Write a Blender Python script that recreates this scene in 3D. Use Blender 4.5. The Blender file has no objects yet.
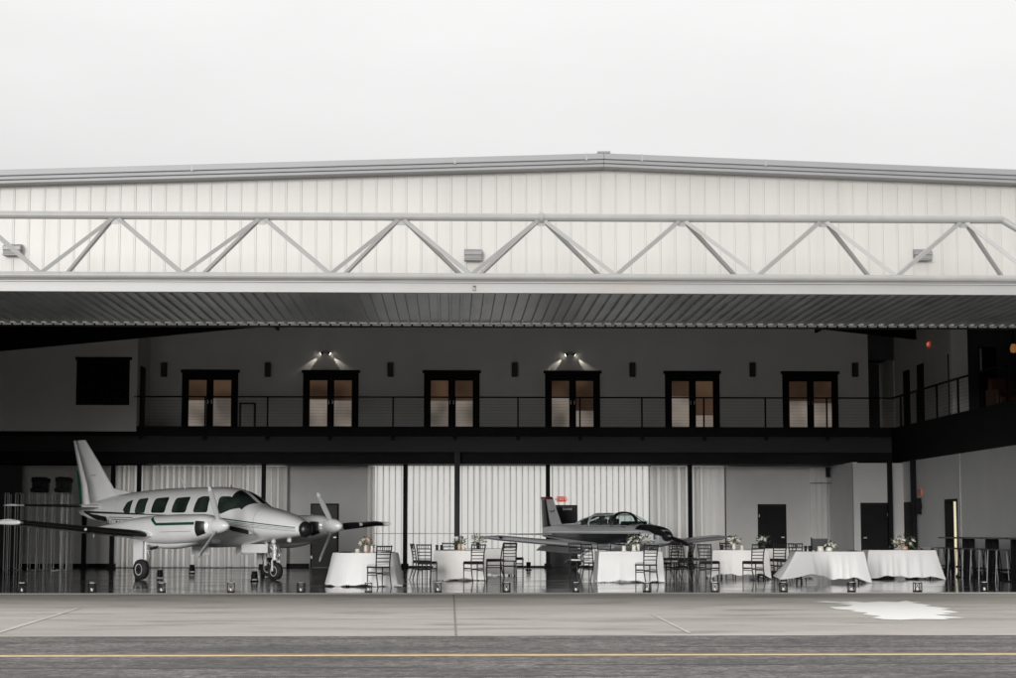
import bpy, math, random
from mathutils import Vector, Matrix

random.seed(7)
PI = math.pi
R = math.radians
scene = bpy.context.scene
COL = scene.collection

# ------------------------------------------------------------------ camera numbers
CAM_H = 1.23
F_PX = 1900.0
PITCH = math.atan(192 / 1900.0)
YAW = R(1.74)


def at(px, py, Y):
    """world point on the plane y=Y seen at photo pixel (px,py) (measuring aid)"""
    u = (px - 508) / F_PX
    v = (339 - py) / F_PX
    f = math.cos(PITCH) - v * math.sin(PITCH)
    up = math.sin(PITCH) + v * math.cos(PITCH)
    x = u * math.cos(YAW) + f * math.sin(YAW)
    y = f * math.cos(YAW) - u * math.sin(YAW)
    t = Y / y
    return Vector((x * t, Y, CAM_H + up * t))


def wx(px, Y, py=500):
    return at(px, py, Y).x


def wz(py, Y, px=508):
    return at(px, py, Y).z


TH = 38.3      # hangar threshold / facade plane
BK = 64.9      # back wall
BE = 62.3      # balcony edge
DOOR_Z = 5.38  # clear height
DECK = 4.55
SOFF = 3.44
RX = 14.58     # right inner wall
LX = -18.4     # left inner wall
RIDGE_X = 3.1


# ------------------------------------------------------------------ materials
def new_mat(name):
    m = bpy.data.materials.new(name)
    m.use_nodes = True
    nt = m.node_tree
    return m, nt, nt.nodes['Principled BSDF']


def pm(name, col, rough=0.5, metal=0.0, var=0.12, scale=6.0, bump=0.0, bscale=40.0, spec=0.5,
       stretch=(1, 1, 1), emit=None, estr=0.0, coat=0.0, rvar=0.0, dark=None, darkscale=1.0, darkamt=0.0):
    m, nt, b = new_mat(name)
    N, L = nt.nodes, nt.links
    b.inputs['Roughness'].default_value = rough
    b.inputs['Metallic'].default_value = metal
    b.inputs['Specular IOR Level'].default_value = spec
    if coat:
        b.inputs['Coat Weight'].default_value = coat
        b.inputs['Coat Roughness'].default_value = 0.08
    tc = N.new('ShaderNodeTexCoord')
    mp = N.new('ShaderNodeMapping')
    mp.inputs['Scale'].default_value = stretch
    L.new(tc.outputs['Object'], mp.inputs['Vector'])
    no = N.new('ShaderNodeTexNoise')
    no.inputs['Scale'].default_value = scale
    no.inputs['Detail'].default_value = 5
    L.new(mp.outputs['Vector'], no.inputs['Vector'])
    cr = N.new('ShaderNodeValToRGB')
    c = Vector(col[:3])
    lo = c * (1 - var)
    hi = c * (1 + var)
    cr.color_ramp.elements[0].position = 0.3
    cr.color_ramp.elements[0].color = (*lo, 1)
    cr.color_ramp.elements[1].position = 0.7
    cr.color_ramp.elements[1].color = (*[min(1, v) for v in hi], 1)
    L.new(no.outputs['Fac'], cr.inputs['Fac'])
    out = cr.outputs['Color']
    if dark is not None:
        n2 = N.new('ShaderNodeTexNoise')
        n2.inputs['Scale'].default_value = darkscale
        n2.inputs['Detail'].default_value = 8
        n2.inputs['Roughness'].default_value = 0.65
        L.new(mp.outputs['Vector'], n2.inputs['Vector'])
        r2 = N.new('ShaderNodeValToRGB')
        r2.color_ramp.elements[0].position = 0.5
        r2.color_ramp.elements[0].color = (0, 0, 0, 1)
        r2.color_ramp.elements[1].position = 0.72
        r2.color_ramp.elements[1].color = (darkamt, darkamt, darkamt, 1)
        L.new(n2.outputs['Fac'], r2.inputs['Fac'])
        mx = N.new('ShaderNodeMix')
        mx.data_type = 'RGBA'
        L.new(r2.outputs['Color'], mx.inputs['Factor'])
        L.new(out, mx.inputs['A'])
        mx.inputs['B'].default_value = (*dark, 1)
        out = mx.outputs['Result']
    L.new(out, b.inputs['Base Color'])
    if rvar:
        mr = N.new('ShaderNodeMapRange')
        mr.inputs['To Min'].default_value = max(0.02, rough - rvar)
        mr.inputs['To Max'].default_value = rough + rvar
        mr.inputs['From Min'].default_value = 0.3
        mr.inputs['From Max'].default_value = 0.7
        L.new(no.outputs['Fac'], mr.inputs['Value'])
        L.new(mr.outputs['Result'], b.inputs['Roughness'])
    if bump:
        nb = N.new('ShaderNodeTexNoise')
        nb.inputs['Scale'].default_value = bscale
        nb.inputs['Detail'].default_value = 4
        L.new(mp.outputs['Vector'], nb.inputs['Vector'])
        bp = N.new('ShaderNodeBump')
        bp.inputs['Strength'].default_value = bump
        bp.inputs['Distance'].default_value = 0.02
        L.new(nb.outputs['Fac'], bp.inputs['Height'])
        L.new(bp.outputs['Normal'], b.inputs['Normal'])
    if emit is not None:
        b.inputs['Emission Color'].default_value = (*emit, 1)
        b.inputs['Emission Strength'].default_value = estr
    return m


def translucent(name, col, tcol, fac, var=0.08, scale=3.0, stretch=(1, 1, 1), rough=0.6):
    """thin sheet that lets part of the light through (fabric, fibreglass)"""
    m = pm(name, col, rough, var=var, scale=scale, stretch=stretch)
    nt = m.node_tree
    N, L = nt.nodes, nt.links
    b = N['Principled BSDF']
    out = N['Material Output']
    tr = N.new('ShaderNodeBsdfTranslucent')
    tr.inputs['Color'].default_value = (*tcol, 1)
    mx = N.new('ShaderNodeMixShader')
    mx.inputs['Fac'].default_value = fac
    L.new(b.outputs['BSDF'], mx.inputs[1])
    L.new(tr.outputs['BSDF'], mx.inputs[2])
    L.new(mx.outputs['Shader'], out.inputs['Surface'])
    return m


def clear_glass(name, tint=(0.85, 0.95, 0.92), refl=0.12):
    m, nt, b = new_mat(name)
    N, L = nt.nodes, nt.links
    N.remove(b)
    t = N.new('ShaderNodeBsdfTransparent')
    t.inputs['Color'].default_value = (*tint, 1)
    g = N.new('ShaderNodeBsdfGlossy')
    g.inputs['Roughness'].default_value = 0.03
    lw = N.new('ShaderNodeLayerWeight')
    lw.inputs['Blend'].default_value = 0.25
    mr = N.new('ShaderNodeMapRange')
    mr.inputs['To Min'].default_value = refl * 0.4
    mr.inputs['To Max'].default_value = 0.4
    L.new(lw.outputs['Facing'], mr.inputs['Value'])
    mx = N.new('ShaderNodeMixShader')
    L.new(mr.outputs['Result'], mx.inputs['Fac'])
    L.new(t.outputs['BSDF'], mx.inputs[1])
    L.new(g.outputs['BSDF'], mx.inputs[2])
    L.new(mx.outputs['Shader'], N['Material Output'].inputs['Surface'])
    return m


M = {}
M['facade'] = pm('facade_white_metal', (0.462, 0.448, 0.425), 0.42, var=0.035, scale=0.7, stretch=(2.2, 1, 0.25),
                 dark=(0.37, 0.355, 0.33), darkscale=1.6, darkamt=0.35)
M['trim'] = pm('grey_trim_metal', (0.255, 0.255, 0.26), 0.45, var=0.05, scale=1.5, stretch=(0.3, 1, 1))
M['trim_dark'] = pm('grey_trim_lower', (0.24, 0.24, 0.245), 0.45, var=0.05, scale=1.5)
M['joint_cover'] = pm('fascia_joint_cover', (0.285, 0.285, 0.29), 0.45)
M['truss'] = pm('truss_grey_paint', (0.29, 0.29, 0.282), 0.4, var=0.06, scale=3, dark=(0.33, 0.27, 0.22), darkscale=2.5, darkamt=0.25)
M['door_edge'] = pm('door_edge_paint', (0.33, 0.33, 0.322), 0.4, var=0.05, scale=2.0, stretch=(0.4, 1, 1), dark=(0.36, 0.24, 0.17), darkscale=1.3, darkamt=0.35)
M['liner'] = pm('door_liner_steel', (0.25, 0.26, 0.265), 0.3, metal=0.6, var=0.22, scale=1.2, stretch=(2, 0.5, 1),
                dark=(0.10, 0.11, 0.11), darkscale=0.8, darkamt=0.8, bump=0.25, bscale=3.0)
M['rear'] = translucent('rear_door_fibreglass', (0.78, 0.78, 0.76), (0.98, 0.98, 0.965), 0.85, var=0.03, scale=0.8)
M['rib'] = pm('rear_door_rib', (0.50, 0.50, 0.49), 0.5, var=0.06)
M['drape'] = translucent('white_drape_fabric', (0.85, 0.84, 0.82), (0.95, 0.945, 0.93), 0.62, var=0.05, scale=2.5, stretch=(1, 1, 0.2))
M['wall_grey'] = pm('wall_warm_grey_paint', (0.41, 0.402, 0.388), 0.65, var=0.05, scale=1.2)
M['wall_upper'] = pm('wall_offwhite_paint', (0.80, 0.785, 0.75), 0.65, var=0.03, scale=1.0)
M['pier_white'] = pm('pier_white_paint', (0.84, 0.83, 0.81), 0.6, var=0.03)
M['wall_cool'] = pm('wall_cool_grey_paint', (0.63, 0.63, 0.63), 0.6, var=0.05, scale=0.8)
M['wall_dark'] = pm('wall_dark_paint', (0.05, 0.05, 0.052), 0.7, var=0.1)
M['black'] = pm('black_paint', (0.008, 0.008, 0.009), 0.55, var=0.2, scale=3, spec=0.06)
M['black_beam'] = pm('black_steel_paint', (0.010, 0.010, 0.011), 0.55, var=0.2, scale=1.5, spec=0.06)
M['beam_face'] = pm('charcoal_steel_paint', (0.024, 0.024, 0.024), 0.55, spec=0.2, var=0.15, scale=1.0, stretch=(0.3, 1, 1))
M['roof_under'] = pm('roof_black_insulation', (0.015, 0.015, 0.017), 0.85, var=0.2)
M['roof_top'] = pm('roof_metal', (0.42, 0.43, 0.44), 0.4, var=0.06)
M['door_black'] = pm('door_black_paint', (0.009, 0.0088, 0.009), 0.5, var=0.15, scale=2, spec=0.06)
M['steel'] = pm('brushed_steel', (0.55, 0.55, 0.55), 0.3, metal=1.0, var=0.08)
M['aluminium'] = pm('aluminium_tube', (0.62, 0.62, 0.61), 0.35, metal=0.6, var=0.1)
M['chrome'] = pm('chrome', (0.8, 0.8, 0.8), 0.12, metal=1.0, var=0.03)
M['pane_warm'] = pm('warm_lit_pane', (0.10, 0.08, 0.06), 0.08, var=0.25, scale=1.2, emit=(1.0, 0.58, 0.36), estr=0.036, spec=0.2)
M['shade'] = pm('lit_window_shade', (0.25, 0.23, 0.20), 0.6, var=0.2, scale=1.5, emit=(1.0, 0.85, 0.72), estr=0.105, spec=0.2)
M['glass_dark'] = pm('dark_window_glass', (0.012, 0.014, 0.015), 0.06, var=0.2)
M['exit_red'] = pm('exit_red_lens', (0.5, 0.05, 0.03), 0.4, emit=(1.0, 0.10, 0.05), estr=0.20)
M['exit_dim'] = pm('exit_red_dim', (0.45, 0.10, 0.07), 0.4, emit=(1.0, 0.2, 0.1), estr=0.04)
M['exit_white'] = pm('exit_lettering', (0.8, 0.75, 0.7), 0.4, emit=(1.0, 0.6, 0.5), estr=0.25)
M['exit_faint'] = pm('exit_faint_lettering', (0.40, 0.22, 0.17), 0.5)
M['lamp_on'] = pm('lit_lamp_head', (0.9, 0.9, 0.85), 0.3, emit=(1.0, 0.93, 0.8), estr=3.5)
M['amber'] = pm('amber_lamp', (0.7, 0.4, 0.2), 0.4, emit=(1.0, 0.42, 0.12), estr=0.14)
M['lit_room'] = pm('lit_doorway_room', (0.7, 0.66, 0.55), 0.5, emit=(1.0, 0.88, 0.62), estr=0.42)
M['box_grey'] = pm('wall_pack_grey', (0.19, 0.19, 0.19), 0.4, var=0.06)
M['lens'] = pm('wall_pack_lens', (0.20, 0.20, 0.195), 0.6, var=0.05)
# aircraft
M['ac_white'] = pm('aircraft_white_paint', (0.74, 0.74, 0.735), 0.22, var=0.03, scale=2, coat=0.5)
M['ac_seam'] = pm('aircraft_panel_seam', (0.33, 0.33, 0.32), 0.4)
M['ac_green'] = pm('aircraft_green_paint', (0.012, 0.075, 0.052), 0.25, var=0.08, coat=0.4)
M['ac_black'] = pm('aircraft_black_trim', (0.014, 0.015, 0.016), 0.35, var=0.1)
M['ac_gold'] = pm('aircraft_pinstripe_grey', (0.22, 0.21, 0.18), 0.3, var=0.05)
M['ac_glass'] = pm('aircraft_window_glass', (0.020, 0.029, 0.025), 0.05, var=0.7, scale=2.0, coat=0.3)
M['boot'] = pm('deice_boot_rubber', (0.012, 0.012, 0.012), 0.4, var=0.2)
M['rubber'] = pm('tyre_rubber', (0.015, 0.015, 0.015), 0.75, var=0.2, scale=20)
M['strut'] = pm('gear_strut_white', (0.55, 0.55, 0.53), 0.35, var=0.08)
M['lp_grey'] = pm('light_aircraft_grey_paint', (0.46, 0.465, 0.475), 0.25, var=0.03, scale=2, coat=0.4)
M['lp_white'] = pm('light_aircraft_white_paint', (0.74, 0.74, 0.745), 0.25, var=0.03, scale=2, coat=0.4)
M['lp_navy'] = pm('light_aircraft_navy_paint', (0.012, 0.012, 0.015), 0.3, var=0.1, coat=0.4)
M['lp_red'] = pm('light_aircraft_red_paint', (0.20, 0.012, 0.02), 0.3, var=0.1)
M['emblem'] = pm('fin_emblem_olive', (0.05, 0.045, 0.012), 0.4, var=0.2)
M['clear'] = clear_glass('added_glazing_glass', (0.97, 0.97, 0.97), 0.05)
M['canopy'] = clear_glass('canopy_glass', (0.88, 0.96, 0.94), 0.15)
M['seat_leather'] = pm('cabin_seat_cloth', (0.05, 0.05, 0.052), 0.7, var=0.2)
# furniture
M['cloth'] = pm('white_tablecloth', (0.74, 0.73, 0.715), 0.75, var=0.025, scale=3, bump=0.06, bscale=6)
M['cloth_warm'] = pm('ivory_tablecloth', (0.76, 0.74, 0.71), 0.75, var=0.03, scale=3, bump=0.06, bscale=6)
M['chair'] = pm('black_lacquer_wood', (0.014, 0.013, 0.013), 0.32, var=0.2, scale=10)
M['cush_black'] = pm('black_cushion', (0.014, 0.014, 0.015), 0.7, var=0.2)
M['cush_white'] = pm('white_cushion', (0.74, 0.73, 0.71), 0.7, var=0.04)
M['wood_dark'] = pm('dark_table_wood', (0.03, 0.027, 0.024), 0.4, var=0.2)
M['candle'] = pm('ivory_candle_wax', (0.75, 0.70, 0.60), 0.5, var=0.04)
M['vase'] = pm('blush_ceramic_vase', (0.62, 0.50, 0.42), 0.35, var=0.06)
M['vase_white'] = pm('white_ceramic_vase', (0.75, 0.74, 0.70), 0.3, var=0.04)
M['vase_gold'] = pm('amber_glass_votive', (0.52, 0.36, 0.22), 0.25, var=0.1)
M['bloom_peach'] = pm('peach_petals', (0.70, 0.48, 0.34), 0.7, var=0.15, scale=25)
M['bloom_cream'] = pm('cream_petals', (0.76, 0.71, 0.58), 0.7, var=0.1, scale=25)
M['bloom_white'] = pm('white_petals', (0.80, 0.79, 0.74), 0.7, var=0.08, scale=25)
M['leaf'] = pm('eucalyptus_leaf', (0.075, 0.10, 0.05), 0.6, var=0.35, scale=30)
M['glassware'] = clear_glass('drinking_glass', (0.8, 0.8, 0.8), 0.3)
M['smoke_glass'] = pm('smoked_tumbler', (0.02, 0.02, 0.02), 0.1, var=0.2)
M['brown'] = pm('brown_leather', (0.13, 0.05, 0.028), 0.5, var=0.2)
M['paper'] = pm('white_paper', (0.75, 0.75, 0.74), 0.6, var=0.02)


def uneven_glow(m, scale):
    # blinds and lamps behind the panes do not glow evenly
    nt = m.node_tree
    b = nt.nodes['Principled BSDF']
    tc = nt.nodes.new('ShaderNodeTexCoord')
    no = nt.nodes.new('ShaderNodeTexNoise')
    no.inputs['Scale'].default_value = scale
    no.inputs['Detail'].default_value = 1
    mr = nt.nodes.new('ShaderNodeMapRange')
    e = b.inputs['Emission Strength'].default_value
    mr.inputs['From Min'].default_value = 0.35
    mr.inputs['From Max'].default_value = 0.65
    mr.inputs['To Min'].default_value = e * 0.5
    mr.inputs['To Max'].default_value = e * 1.4
    nt.links.new(tc.outputs['Object'], no.inputs['Vector'])
    nt.links.new(no.outputs['Fac'], mr.inputs['Value'])
    nt.links.new(mr.outputs['Result'], b.inputs['Emission Strength'])


uneven_glow(M['pane_warm'], 0.9)
uneven_glow(M['shade'], 1.1)


def concrete_mat(k=1.08, seed=0.0):
    m, nt, b = new_mat('apron_concrete')
    N, L = nt.nodes, nt.links
    tc = N.new('ShaderNodeTexCoord')
    # broad tone patches stretched along the building
    mp = N.new('ShaderNodeMapping'); mp.inputs['Scale'].default_value = (0.16, 0.45, 1); mp.inputs['Location'].default_value = (seed, seed, 0)
    L.new(tc.outputs['Object'], mp.inputs['Vector'])
    n1 = N.new('ShaderNodeTexNoise'); n1.inputs['Scale'].default_value = 1.0; n1.inputs['Detail'].default_value = 6
    n1.inputs['Roughness'].default_value = 0.6
    L.new(mp.outputs['Vector'], n1.inputs['Vector'])
    r1 = N.new('ShaderNodeValToRGB')
    r1.color_ramp.elements[0].position = 0.33; r1.color_ramp.elements[0].color = (0.288 * k, 0.270 * k, 0.243 * k, 1)
    r1.color_ramp.elements[1].position = 0.68; r1.color_ramp.elements[1].color = (0.385 * k, 0.362 * k, 0.328 * k, 1)
    L.new(n1.outputs['Fac'], r1.inputs['Fac'])
    # fine grain
    n2 = N.new('ShaderNodeTexNoise'); n2.inputs['Scale'].default_value = 9; n2.inputs['Detail'].default_value = 8
    n2.inputs['Roughness'].default_value = 0.75
    L.new(tc.outputs['Object'], n2.inputs['Vector'])
    mr = N.new('ShaderNodeMapRange'); mr.inputs['From Min'].default_value = 0.25; mr.inputs['From Max'].default_value = 0.75
    mr.inputs['To Min'].default_value = 0.86; mr.inputs['To Max'].default_value = 1.12
    L.new(n2.outputs['Fac'], mr.inputs['Value'])
    mul = N.new('ShaderNodeMix'); mul.data_type = 'RGBA'; mul.blend_type = 'MULTIPLY'; mul.inputs['Factor'].default_value = 1
    L.new(r1.outputs['Color'], mul.inputs['A']); L.new(mr.outputs['Result'], mul.inputs['B'])
    # stains
    mp3 = N.new('ShaderNodeMapping'); mp3.inputs['Scale'].default_value = (0.35, 0.9, 1); mp3.inputs['Location'].default_value = (3.1, 7.7, 0)
    L.new(tc.outputs['Object'], mp3.inputs['Vector'])
    n3 = N.new('ShaderNodeTexNoise'); n3.inputs['Scale'].default_value = 1.4; n3.inputs['Detail'].default_value = 7
    L.new(mp3.outputs['Vector'], n3.inputs['Vector'])
    r3 = N.new('ShaderNodeValToRGB')
    r3.color_ramp.elements[0].position = 0.55; r3.color_ramp.elements[0].color = (0, 0, 0, 1)
    r3.color_ramp.elements[1].position = 0.62; r3.color_ramp.elements[1].color = (0.95, 0.95, 0.95, 1)
    L.new(n3.outputs['Fac'], r3.inputs['Fac'])
    mx = N.new('ShaderNodeMix'); mx.data_type = 'RGBA'
    L.new(r3.outputs['Color'], mx.inputs['Factor']); L.new(mul.outputs['Result'], mx.inputs['A'])
    mx.inputs['B'].default_value = (0.262 * k, 0.245 * k, 0.220 * k, 1)
    L.new(mx.outputs['Result'], b.inputs['Base Color'])
    b.inputs['Roughness'].default_value = 0.62
    mrr = N.new('ShaderNodeMapRange'); mrr.inputs['From Min'].default_value = 0.35; mrr.inputs['From Max'].default_value = 0.7
    mrr.inputs['To Min'].default_value = 0.72; mrr.inputs['To Max'].default_value = 0.45
    L.new(n3.outputs['Fac'], mrr.inputs['Value']); L.new(mrr.outputs['Result'], b.inputs['Roughness'])
    bp = N.new('ShaderNodeBump'); bp.inputs['Strength'].default_value = 0.25; bp.inputs['Distance'].default_value = 0.01
    L.new(n2.outputs['Fac'], bp.inputs['Height']); L.new(bp.outputs['Normal'], b.inputs['Normal'])
    return m


def asphalt_mat():
    m, nt, b = new_mat('asphalt')
    N, L = nt.nodes, nt.links
    tc = N.new('ShaderNodeTexCoord')
    n2 = N.new('ShaderNodeTexNoise'); n2.inputs['Scale'].default_value = 5; n2.inputs['Detail'].default_value = 12
    n2.inputs['Roughness'].default_value = 0.92
    L.new(tc.outputs['Object'], n2.inputs['Vector'])
    r1 = N.new('ShaderNodeValToRGB')
    r1.color_ramp.elements[0].position = 0.47; r1.color_ramp.elements[0].color = (0.040, 0.037, 0.036, 1)
    r1.color_ramp.elements[1].position = 0.54; r1.color_ramp.elements[1].color = (0.150, 0.135, 0.127, 1)
    L.new(n2.outputs['Fac'], r1.inputs['Fac'])
    mp = N.new('ShaderNodeMapping'); mp.inputs['Scale'].default_value = (0.28, 0.8, 1)
    L.new(tc.outputs['Object'], mp.inputs['Vector'])
    n3 = N.new('ShaderNodeTexNoise'); n3.inputs['Scale'].default_value = 1.2; n3.inputs['Detail'].default_value = 8
    n3.inputs['Roughness'].default_value = 0.65
    L.new(mp.outputs['Vector'], n3.inputs['Vector'])
    mr = N.new('ShaderNodeMapRange'); mr.inputs['From Min'].default_value = 0.38; mr.inputs['From Max'].default_value = 0.62
    mr.inputs['To Min'].default_value = 0.55; mr.inputs['To Max'].default_value = 1.28
    L.new(n3.outputs['Fac'], mr.inputs['Value'])
    mul = N.new('ShaderNodeMix'); mul.data_type = 'RGBA'; mul.blend_type = 'MULTIPLY'; mul.inputs['Factor'].default_value = 1
    L.new(r1.outputs['Color'], mul.inputs['A']); L.new(mr.outputs['Result'], mul.inputs['B'])
    n4 = N.new('ShaderNodeTexNoise'); n4.inputs['Scale'].default_value = 18; n4.inputs['Detail'].default_value = 2
    n4.inputs['Roughness'].default_value = 0.8
    L.new(tc.outputs['Object'], n4.inputs['Vector'])
    m4 = N.new('ShaderNodeMapRange'); m4.inputs['From Min'].default_value = 0.4; m4.inputs['From Max'].default_value = 0.6
    m4.inputs['To Min'].default_value = 0.62; m4.inputs['To Max'].default_value = 1.3
    L.new(n4.outputs['Fac'], m4.inputs['Value'])
    mu4 = N.new('ShaderNodeMix'); mu4.data_type = 'RGBA'; mu4.blend_type = 'MULTIPLY'; mu4.inputs['Factor'].default_value = 1
    L.new(mul.outputs['Result'], mu4.inputs['A']); L.new(m4.outputs['Result'], mu4.inputs['B'])
    L.new(mu4.outputs['Result'], b.inputs['Base Color'])
    b.inputs['Roughness'].default_value = 0.7
    vo = N.new('ShaderNodeTexNoise'); vo.inputs['Scale'].default_value = 60; vo.inputs['Detail'].default_value = 3
    L.new(tc.outputs['Object'], vo.inputs['Vector'])
    bp = N.new('ShaderNodeBump'); bp.inputs['Strength'].default_value = 0.5; bp.inputs['Distance'].default_value = 0.012
    L.new(vo.outputs['Fac'], bp.inputs['Height']); L.new(bp.outputs['Normal'], b.inputs['Normal'])
    return m


M['concrete'] = concrete_mat()
M['concrete_near'] = concrete_mat(0.99, 4.3)
M['asphalt'] = asphalt_mat()
M['floor'] = pm('polished_hangar_floor', (0.105, 0.102, 0.098), 0.10, var=0.18, scale=0.7, rvar=0.05, bump=0.015, bscale=1.3, spec=0.6)
M['lip'] = pm('threshold_concrete', (0.80, 0.79, 0.76), 0.6, var=0.06, scale=3)
M['tar'] = pm('crack_sealant', (0.038, 0.036, 0.035), 0.6, var=0.3, scale=6)
M['joint'] = pm('joint_filler', (0.17, 0.16, 0.15), 0.8, var=0.2)
M['white_line'] = pm('worn_white_paint', (0.42, 0.405, 0.375), 0.6, var=0.2, scale=5)
M['patch'] = pm('white_spill_paint', (0.78, 0.775, 0.755), 0.5, var=0.03, scale=4)
M['yellow'] = pm('worn_yellow_paint', (0.56, 0.42, 0.24), 0.6, var=0.2, scale=8)
M['yellow_edge'] = pm('old_yellow_paint', (0.17, 0.12, 0.05), 0.7, var=0.25, scale=8)


# ------------------------------------------------------------------ mesh builder
class MB:
    def __init__(s):
        s.v, s.f, s.sm = [], [], []

    def add(s, vs, fs, smooth=False):
        o = len(s.v)
        s.v += [tuple(p) for p in vs]
        s.f += [tuple(i + o for i in f) for f in fs]
        s.sm += [smooth] * len(fs)
        return s

    def box(s, x0, x1, y0, y1, z0, z1, mat=None):
        vs = [Vector(p) for p in ((x0, y0, z0), (x1, y0, z0), (x1, y1, z0), (x0, y1, z0),
                                  (x0, y0, z1), (x1, y0, z1), (x1, y1, z1), (x0, y1, z1))]
        if mat is not None:
            vs = [mat @ p for p in vs]
        return s.add(vs, [(0, 3, 2, 1), (4, 5, 6, 7), (0, 1, 5, 4), (1, 2, 6, 5), (2, 3, 7, 6), (3, 0, 4, 7)])

    def tube(s, p0, p1, r0, r1=None, n=8, caps=True):
        p0, p1 = Vector(p0), Vector(p1)
        r1 = r0 if r1 is None else r1
        d = (p1 - p0).normalized()
        a = d.cross(Vector((0, 0, 1)))
        if a.length < 1e-4:
            a = Vector((1, 0, 0))
        a.normalize()
        b = d.cross(a)
        vs = []
        for p, r in ((p0, r0), (p1, r1)):
            for i in range(n):
                t = 2 * PI * (i + 0.5) / n
                vs.append(p + (a * math.cos(t) + b * math.sin(t)) * r)
        fs = [(i, (i + 1) % n, n + (i + 1) % n, n + i) for i in range(n)]
        s.add(vs, fs, n > 5)
        if caps:
            s.add(vs[:n], [tuple(range(n - 1, -1, -1))])
            s.add(vs[n:], [tuple(range(n))])
        return s

    def path(s, pts, r, n=8):
        """tube through points, rings mitred"""
        pts = [Vector(p) for p in pts]
        rs = r if isinstance(r, (list, tuple)) else [r] * len(pts)
        rings = []
        ref = Vector((0.0137, 0.031, 1)).normalized()
        for i, p in enumerate(pts):
            d = (pts[min(i + 1, len(pts) - 1)] - pts[max(i - 1, 0)]).normalized()
            a = d.cross(ref)
            if a.length < 0.05:
                a = d.cross(Vector((1, 0, 0)))
            a.normalize()
            b = d.cross(a)
            rings.append([p + (a * math.cos(2 * PI * k / n) + b * math.sin(2 * PI * k / n)) * rs[i] for k in range(n)])
        return s.loft(rings)

    def loft(s, rings, caps=True, smooth=True, closed=True):
        n = len(rings[0])
        vs = [p for rg in rings for p in rg]
        fs = []
        for i in range(len(rings) - 1):
            for k in range(n if closed else n - 1):
                fs.append((i * n + k, i * n + (k + 1) % n, (i + 1) * n + (k + 1) % n, (i + 1) * n + k))
        s.add(vs, fs, smooth)
        if caps and closed:
            s.add(rings[0], [tuple(range(n - 1, -1, -1))])
            s.add(rings[-1], [tuple(range(n))])
        return s

    def lathe(s, prof, c=(0, 0, 0), n=16, axis='z', wave=None):
        """prof: (radius, height)"""
        rings = []
        for r, h in prof:
            rg = []
            for k in range(n):
                t = 2 * PI * k / n
                x, y = r * math.cos(t), r * math.sin(t)
                if axis == 'z':
                    rg.append(Vector((x, y, h)) + Vector(c))
                elif axis == 'x':
                    rg.append(Vector((h, x, y)) + Vector(c))
                else:
                    rg.append(Vector((x, h, y)) + Vector(c))
            rings.append(rg)
        return s.loft(rings)

    def prism(s, pts, d):
        """flat polygon extruded by vector d"""
        pts = [Vector(p) for p in pts]
        d = Vector(d)
        n = len(pts)
        s.add(pts + [p + d for p in pts],
              [tuple(range(n - 1, -1, -1)), tuple(range(n, 2 * n))] + [(i, (i + 1) % n, n + (i + 1) % n, n + i) for i in range(n)])
        return s

    def grid(s, fn, nu, nv, smooth=True):
        vs = [fn(i / nu, j / nv) for i in range(nu + 1) for j in range(nv + 1)]
        fs = [(i * (nv + 1) + j, (i + 1) * (nv + 1) + j, (i + 1) * (nv + 1) + j + 1, i * (nv + 1) + j + 1)
              for i in range(nu) for j in range(nv)]
        return s.add(vs, fs, smooth)

    def blob(s, c, r, jitter=0.15, sub=1, squash=1.0, rnd=random):
        import bmesh
        bm = bmesh.new()
        bmesh.ops.create_icosphere(bm, subdivisions=sub, radius=1)
        vs = []
        for v in bm.verts:
            k = 1 + rnd.uniform(-jitter, jitter)
            vs.append((c[0] + v.co.x * r * k, c[1] + v.co.y * r * k, c[2] + v.co.z * r * k * squash))
        fs = [tuple(v.index for v in f.verts) for f in bm.faces]
        bm.free()
        return s.add(vs, fs, True)

    def build(s, name, mat, parent=None, bevel=0.0, fix=True):
        me = bpy.data.meshes.new(name)
        me.from_pydata(s.v, [], s.f)
        me.polygons.foreach_set('use_smooth', s.sm)
        if fix:
            import bmesh
            bm = bmesh.new()
            bm.from_mesh(me)
            bmesh.ops.recalc_face_normals(bm, faces=bm.faces)
            bm.to_mesh(me)
            bm.free()
        me.materials.append(mat)
        o = bpy.data.objects.new(name, me)
        COL.objects.link(o)
        if parent is not None:
            o.parent = parent
        if bevel:
            md = o.modifiers.new('bevel', 'BEVEL')
            md.width = bevel
            md.segments = 2
            md.limit_method = 'ANGLE'
        return o


def tag(o, label=None, cat=None, group=None, kind=None):
    if label:
        o['label'] = label
    if cat:
        o['category'] = cat
    if group:
        o['group'] = group
    if kind:
        o['kind'] = kind
    return o


def thing(name, label, cat, loc=(0, 0, 0), rz=0.0, group=None):
    o = bpy.data.objects.new(name, None)
    o.empty_display_size = 0.1
    COL.objects.link(o)
    o.location = loc
    o.rotation_euler = (0, 0, rz)
    return tag(o, label, cat, group)


def copy_tree(o, parent=None):
    c = o.copy()
    COL.objects.link(c)
    if parent is not None:
        c.parent = parent
    for ch in list(o.children):
        copy_tree(ch, c)
    return c


def dup(proto, label, loc, rz=0.0, group=None):
    c = copy_tree(proto)
    c.location = loc
    c.rotation_euler = (0, 0, rz)
    c['label'] = label
    if group:
        c['group'] = group
    return c


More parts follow.
